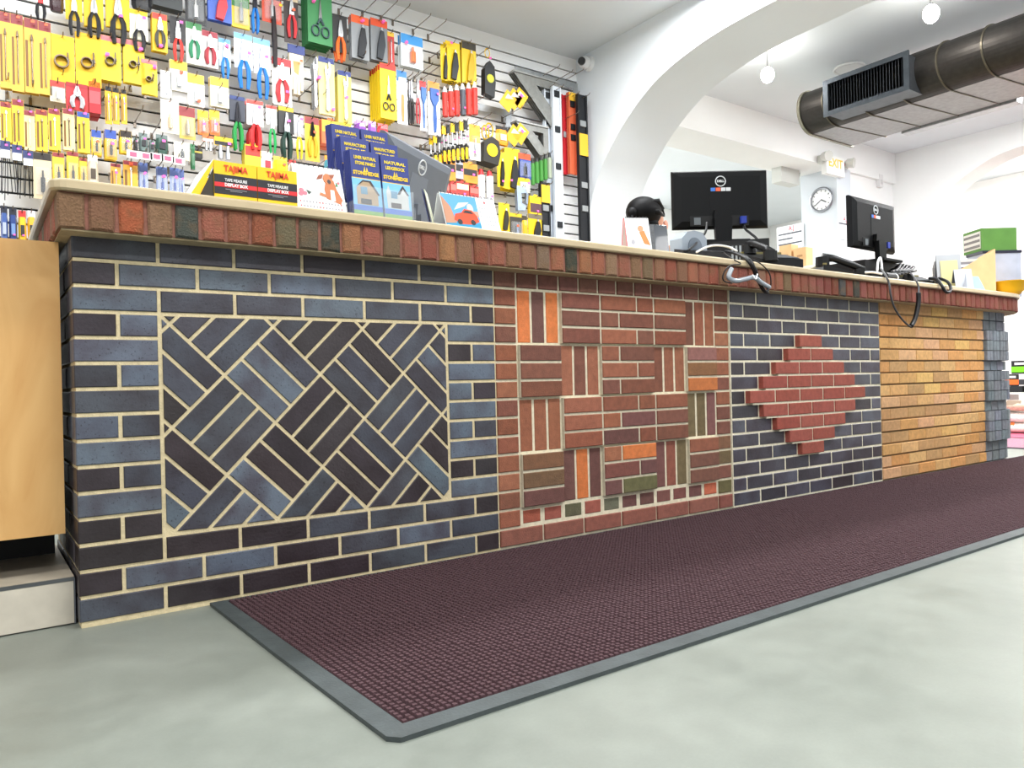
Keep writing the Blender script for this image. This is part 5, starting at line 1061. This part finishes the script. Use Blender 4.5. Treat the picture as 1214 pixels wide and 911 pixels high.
# facing +x (local y is depth); the head bends over the desk to the right
per = thing('person', 'clerk with black hair tied in a bun and dark top bending over the desk', 'person', (PX, PY, 0), (0, 0, math.radians(12)))
HZ = pc.z-.02
body = [((-.06, 0, .92), (.15, .12)), ((-.07, 0, 1.08), (.13, .105)), ((-.05, 0, 1.26), (.15, .11)), ((-.02, 0, 1.38), (.12, .09)), ((.0, 0, HZ-.13), .05), ((.02, 0, HZ-.07), .05),
        ((.035, 0, HZ), (.088, .098)), ((.045, 0, HZ+.06), (.075, .085)),
        ((-.03, .17, 1.36), .055), ((.02, .23, 1.12), .043), ((.24, .2, 1.06), .033), ((.3, .19, 1.06), (.022, .035)),
        ((-.03, -.17, 1.36), .055), ((.02, -.23, 1.12), .043), ((.24, -.2, 1.06), .033), ((.3, -.19, 1.06), (.022, .035)),
        ((-.06, .09, .86), .09), ((-.04, .1, .48), .06), ((-.06, .1, .09), .04), ((.08, .1, .04), .035),
        ((-.06, -.09, .86), .09), ((-.04, -.1, .48), .06), ((-.06, -.1, .09), .04), ((.08, -.1, .04), .035)]
ed = [(0, 1), (1, 2), (2, 3), (3, 4), (4, 5), (5, 6), (6, 7), (3, 8), (8, 9), (9, 10), (10, 11), (3, 12), (12, 13), (13, 14), (14, 15), (0, 16), (16, 17), (17, 18), (18, 19), (0, 20), (20, 21), (21, 22), (22, 23)]
for sd, hi in ((1, 11), (-1, 15)):
    for k in range(4):
        b0 = body[hi][0]; i0 = len(body)
        body += [((b0[0]+.04, b0[1]+(k-1.5)*.018, b0[2]-.004), .009), ((b0[0]+.075-abs(k-1.4)*.008, b0[1]+(k-1.5)*.02, b0[2]-.02), .008)]; ed += [(hi, i0), (i0, i0+1)]
    i0 = len(body); body += [((body[hi][0][0]+.02, body[hi][0][1]-sd*.045, body[hi][0][2]-.015), .009)]; ed += [(hi, i0)]
bd = skinned('body', body, ed, 'skin', (226, 170, 140), per)
skinned('dark_top', [((-.06, 0, .9), (.165, .135)), ((-.07, 0, 1.08), (.145, .12)), ((-.05, 0, 1.26), (.165, .125)), ((-.025, 0, 1.385), (.13, .098)), ((-.005, 0, HZ-.15), (.062, .06)),
    ((-.03, .17, 1.36), .068), ((.02, .23, 1.14), .055), ((-.03, -.17, 1.36), .068), ((.02, -.23, 1.14), .055)], [(0, 1), (1, 2), (2, 3), (3, 4), (3, 5), (5, 6), (3, 7), (7, 8)], 'cloth', (30, 32, 44), per)
skinned('trousers', [((-.06, 0, .92), (.16, .125)), ((-.06, .09, .84), .1), ((-.04, .1, .48), .075), ((-.06, .1, .1), .06), ((-.06, -.09, .84), .1), ((-.04, -.1, .48), .075), ((-.06, -.1, .1), .06)], [(0, 1), (1, 2), (2, 3), (0, 4), (4, 5), (5, 6)], 'cloth', (44, 46, 60), per)
part('hair', MB().ball((-.045, 0, HZ+.045), .125, .103, .095, 20, 14), 'hairmat', (10, 10, 12), per, smooth=True)
part('hair_bun', MB().ball((-.175, 0, HZ+.02), .035, .032, .036, 10, 8).tube([(-.175, -.01, HZ+.01), (-.2, -.015, HZ-.005), (-.206, -.012, HZ-.05)], [.012, .009, .003], 5), 'hairmat', (10, 10, 12), per, smooth=True)
part('hair_nape', MB().ball((-.03, 0, HZ-.03), .075, .085, .06, 14, 10).tube([(-.1, -.06, HZ+.09), (-.02, -.085, HZ+.1), (.06, -.075, HZ+.07)], [.01, .02, .008], 6).tube([(-.13, -.04, HZ+.04), (-.05, -.095, HZ+.03), (.04, -.092, HZ+.02)], [.01, .02, .006], 6), 'hairmat', (10, 10, 12), per, smooth=True)
part('hair_fringe', MB().tube([(.09, -.02, HZ+.075), (.125, -.03, HZ+.082), (.15, -.03, HZ+.055)], [.014, .01, .003], 5), 'hairmat', (10, 10, 12), per, smooth=True)
for sg in (-1, 1): part('ear', MB().ball((.055, sg*.092, HZ-.035), .02, .012, .032, 10, 8), 'skin', (232, 160, 136), per, smooth=True)
part('nose', MB().ball((.128, 0, HZ-.03), .018, .013, .02, 8, 6), 'skin', (226, 168, 140), per, smooth=True); part('mouth', MB().ball((.112, 0, HZ-.075), .008, .022, .006, 8, 6), 'skin', (186, 104, 96), per, smooth=True)
for sg in (-1, 1): part('eye', MB().ball((.112, sg*.034, HZ-.002), .01, .014, .008, 8, 6), 'gloss', (40, 30, 28), per, smooth=True)
part('collar', MB().torus((.0, 0, HZ-.125), .062, .014, 'z', 14, 6), 'cloth', (236, 238, 242), per)

# ------------------------------------------------------------------ fittings of the rooms
t = thing('security_camera', 'white dome security camera in the corner of the arch wall', 'camera', at(699, 76, 0, X_A)); t.rotation_euler = (0, 0, 0)
part('mount', MB().cyl((0, 0, 0), (-.03, 0, 0), .06, .055, 18), 'semi', (240, 241, 242), t); part('housing', MB().ball((-.05, 0, 0), .05, .05, .05, 14, 10), 'semi', (238, 239, 241), t, smooth=True)
part('lens', MB().cyl((-.07, .0, 0), (-.102, -.02, -.005), .032, .03, 14), 'gloss', (50, 52, 56), t)
t = thing('wall_clock', 'round silver rimmed wall clock on the pier', 'clock', (7.349, 2.445, 2.525))
part('face_plate', MB().cyl((0, 0, 0), (-.012, 0, 0), .125, .125, 28), 'semi', (236, 238, 240), t); part('rim', MB().torus((-.015, 0, 0), .125, .014, 'x', 28, 8), 'metal', (150, 153, 158), t)
for k in range(12): a = k*PI/6; part('hour_mark', MB().box(-.0135, .098*math.sin(a), .098*math.cos(a), .002, .007, .02, (-a, 0, 0)), 'semi', (70, 72, 76), t)
part('hour_hand', MB().box(-.016, -.028, -.018, .002, .011, .07, (PI*.68, 0, 0)), 'semi', (60, 62, 66), t); part('minute_hand', MB().box(-.018, .035, -.024, .002, .007, .095, (-PI*.69, 0, 0)), 'semi', (60, 62, 66), t)
t = thing('exit_sign', 'white exit sign with yellow lettering and twin emergency lamps on the beam', 'exit sign', (7.26, 2.285, 2.83))
part('sign_box', MB().bx(-.17, .17, -.06, 0, -.1, .1), 'semi', (246, 246, 244), t); text('lettering', 'EXIT', .13, 'semi', (250, 214, 70), t, (0, -.061, .02), width=.26, bold=.002)
part('red_arrow', MB().poly([(.18, .04), (.24, .1), (.22, .02)], -.05, -.04), 'semi', (232, 90, 90), t)
for sg in (-1, 1): part('lamp_head', MB().cyl((sg*.22, -.06, .06), (sg*.24, -.13, .05), .045, .055, 12).bx(sg*.22-.02, sg*.22+.02, -.06, 0, .0, .08), 'semi', (206, 206, 200), t)
t = thing('emergency_unit', 'small grey emergency unit under the beam left of the pier', 'lamp', (6.95, 2.62, 2.84)); part('case', MB().bx(-.16, .16, -.06, .06, -.16, 0), 'semi', (206, 208, 204), t); part('lamp_head', MB().cyl((.17, 0, -.04), (.2, -.04, -.05), .03, .035, 10), 'semi', (190, 192, 188), t)
t = thing('motion_sensor', 'small white sensor box on the wall right of the pier', 'sensor', (8.3, 2.325, 2.84)); part('case', MB().poly([(-.035, -.08), (.035, -.08), (.04, .06), (-.04, .06)], -.04, 0), 'semi', (226, 226, 226), t); part('window', MB().bx(-.02, .02, -.043, -.039, -.05, .0), 'semi', (206, 206, 206), t)
def notice(label, x, y, z, rz, lines, w_=.34, h=.24):
    t = thing('paper_notice', label, 'notice', (x, y, z), (0, 0, rz)); part('paper', MB().bx(-w_/2, w_/2, 0, .003, -h/2, h/2), 'card', (240, 244, 248), t)
    text('lettering', 'A.J', .075, 'card', (226, 60, 80), t, (.02, -.002, h*.5+.0 if False else h*.36), width=.07, bold=.001)
    for k in range(lines): part('print_line', MB().bx(-w_*.44, w_*(.44 if k != 1 else .1), -.0012, 0, h*.12-k*h*.22, h*.19-k*h*.22), 'card', (70, 74, 84), t)
notice('white paper notice with red heading hung left of the pier', 7.335, 2.84, 2.19, -PI/2, 3, .34, .26)
notice('white paper notice with red heading right of the clock', 7.46, 2.262, 2.2, 0, 1, .24, .26)
# ducts and lamps
t = thing('air_duct', 'dark spiral steel air duct with flat underside and side grille under the ceiling', 'duct', (0, 0, 0))
def dsec(y, g=0.):
    pts = [(6.1+g, y, 2.62-g), (6.1+g, y, 2.88), (6.0, y, 2.962+g)]
    pts += [(5.5+(.18+g)*math.cos(a), y, 2.79+(.172+g)*math.sin(a)) for a in [PI/2+PI*k/22 for k in range(23)]]
    return pts
part('duct_shell', MB().rings([dsec(1.39), dsec(-2.6)]), 'brushed', (66, 63, 60), t, smooth=False)
part('end_ring', MB().rings([dsec(1.40, .012), dsec(1.375, .012)]), 'brushed', (150, 146, 130), t)
for k in range(13):
    y = 1.15-k*.29; mb = MB()
    a_, b_ = dsec(y, .009), dsec(y+.01, .009); sh_ = [(p[0], p[1]+(5.5-p[0])*.12, p[2]) for p in a_]; sh2 = [(p[0], p[1]+(5.5-p[0])*.12, p[2]) for p in b_]
    part('spiral_seam', mb.rings([sh_, sh2]), 'brushed', (104, 98, 84), t)
part('under_plate', MB().bx(5.5, 6.08, -2.6, 1.38, 2.6145, 2.6195), 'brushed', (150, 147, 146), t)
gb = part('grille_box', MB().bx(5.22, 5.5, .46, 1.08, 2.63, 2.645).bx(5.22, 5.5, .46, 1.08, 2.865, 2.88).bx(5.22, 5.5, .46, .475, 2.645, 2.865).bx(5.22, 5.5, 1.065, 1.08, 2.645, 2.865).bx(5.34, 5.36, .475, 1.065, 2.645, 2.865), 'brushed', (92, 96, 100), t)
part('grille_frame', MB().bx(5.205, 5.22, .44, 1.1, 2.615, 2.65).bx(5.205, 5.22, .44, 1.1, 2.86, 2.895).bx(5.205, 5.22, .44, .48, 2.65, 2.86).bx(5.205, 5.22, 1.06, 1.1, 2.65, 2.86), 'brushed', (84, 90, 96), t)
bl = MB().box(0, 0, 0, .05, .004, .22, (0, 0, .5)).mesh('louvre', 'semi')
for k in range(26): obj('louvre', bl, gb, (5.25, .49+k*.0225, 2.755), color=(46, 50, 56))
part('side_rail', MB().bx(6.1, 6.2, .1, .95, 2.6, 2.66), 'brushed', (190, 190, 192), t)
for k, (u, v) in enumerate([(910, 92), (1104, 20)]):
    p = at(u, v, 2, 2.95); t = thing('pendant_lamp', ['glowing white pendant lamp left of the duct', 'glowing white pendant lamp above the duct, by the top edge'][k], 'lamp', (p.x, p.y, Z_C))
    part('rod', MB().cyl((0, 0, 0), (0, 0, -.17), .006, .006, 6), 'metal', (180, 180, 180), t); part('rose', MB().cyl((0, 0, 0), (0, 0, -.02), .05, .04, 14), 'semi', (240, 240, 240), t)
    part('globe', MB().ball((0, 0, -.22), .05, .05, .06, 16, 10), 'lamp', (255, 250, 244), t, smooth=True)
t = thing('ceiling_speaker', 'flat round white ceiling disc left of the duct grille', 'speaker', (5.82, 1.23, Z_C)); part('rim', MB().torus((0, 0, -.008), .115, .012, 'z', 20, 6), 'semi', (214, 214, 212), t); part('grille_disc', MB().cyl((0, 0, -.012), (0, 0, 0), .11, .11, 20), 'semi', (226, 226, 224), t)
# stock far behind the counter
for k, (u0, v0, u1, v1, c1, c2, lb) in enumerate([(1199, 435, 1226, 450, (40, 40, 42), (120, 220, 30), 'black and bright green carton, top of the far pile'), (1192, 452, 1208, 466, (44, 42, 44), (250, 110, 40), 'black and orange carton in the far pile'), (1208, 452, 1226, 466, (226, 226, 230), (60, 60, 66), 'white and black carton right of the orange one')]):
    xf = 8.25; a, b_ = at(u0, v0, 0, xf), at(u1, v1, 0, xf)
    t = thing('carton', lb, 'box', (xf, (a.y+b_.y)/2, .457 if k else .457+at(1192, 452, 0, 8.25).z-at(1192, 466, 0, 8.25).z+.003)); w_ = abs(a.y-b_.y); h = a.z-b_.z
    part('carton_body', MB().bx(0, .25, -w_/2, w_/2, 0, h), 'cardboard', c1, t); part('colour_band', MB().bx(-.004, .0, -w_/2, w_/2, h*.12, h*.55), 'card', c2, t); part('label_print', MB().bx(-.005, -.001, -w_*.3, w_*.35, h*.68, h*.86), 'card', (230, 230, 232), t)
t = thing('stock_shelf', 'white low shelf unit holding cartons at the far right', 'shelf', (8.25, .6, 0))
part('shelf_board', MB().bx(0, .3, -.6, .47, .375, .395), 'semi', (232, 232, 232), t)
for y_ in (-.58, .45): part('upright', MB().bx(0, .3, y_-.01, y_+.01, 0, .375), 'semi', (232, 232, 232), t)
for k in range(3): part('black_bin', MB().bx(.0, .2, .3-k*.17, .44-k*.17, .395, .455), 'semi', (44, 46, 50), t)
for k, (y_, z_, c, lb) in enumerate([(.86, .0, (236, 230, 220), 'white cement bag at the bottom of the far bag pile'), (.98, .1, (240, 236, 230), 'white cement bag in the middle of the far bag pile'), (.8, .21, (214, 196, 172), 'tan cement bag on top of the far bag pile')]):
    t = thing('cement_bag', lb, 'bag', (7.99, y_, z_)); part('sack', MB().rings([[(.13*math.cos(a)*q, yy, .06+.055*math.sin(a)*q) for a in [2*PI*i/12 for i in range(12)]] for yy, q in ((-.26, .55), (-.22, .92), (0, 1), (.22, .92), (.26, .55))]), 'cloth', c, t, smooth=True)
    part('printed_mark', MB().box(-.105, .04, .09, .01, .12, .05, (0, .5, 0)), 'card', [(240, 120, 50), (120, 116, 130), (150, 130, 110)][k], t)
for k, (u, lb) in enumerate([(931, 'tan cardboard carton behind the counter, left of the pier'), (948, 'smaller tan carton beside the pier on a shelf')]):
    p = at(u, 300, 0, 6.6); t = thing('carton', lb, 'box', (6.6, p.y, p.z-.16)); part('carton_body', MB().bx(0, .12, -.07, .07, 0, .24 if k == 0 else .21), 'cardboard', (222, 180, 130), t); part('lid_flap', MB().bx(-.004, .0, -.03, .03, .12, .14), 'cardboard', (180, 136, 92), t)
p = at(938, 320, 0, 6.6); t = thing('stock_rack', 'pale rack carrying cartons beside the pier', 'rack', (6.6, p.y, 0))
part('shelf_board', MB().bx(-.05, .4, -.4, .4, at(940, 300, 0, 6.6).z-.185, at(940, 300, 0, 6.6).z-.16), 'semi', (230, 226, 216), t)
for y_ in (-.38, .38): part('upright', MB().bx(.0, .4, y_-.015, y_+.015, 0, at(940, 300, 0, 6.6).z-.185), 'semi', (226, 222, 212), t)
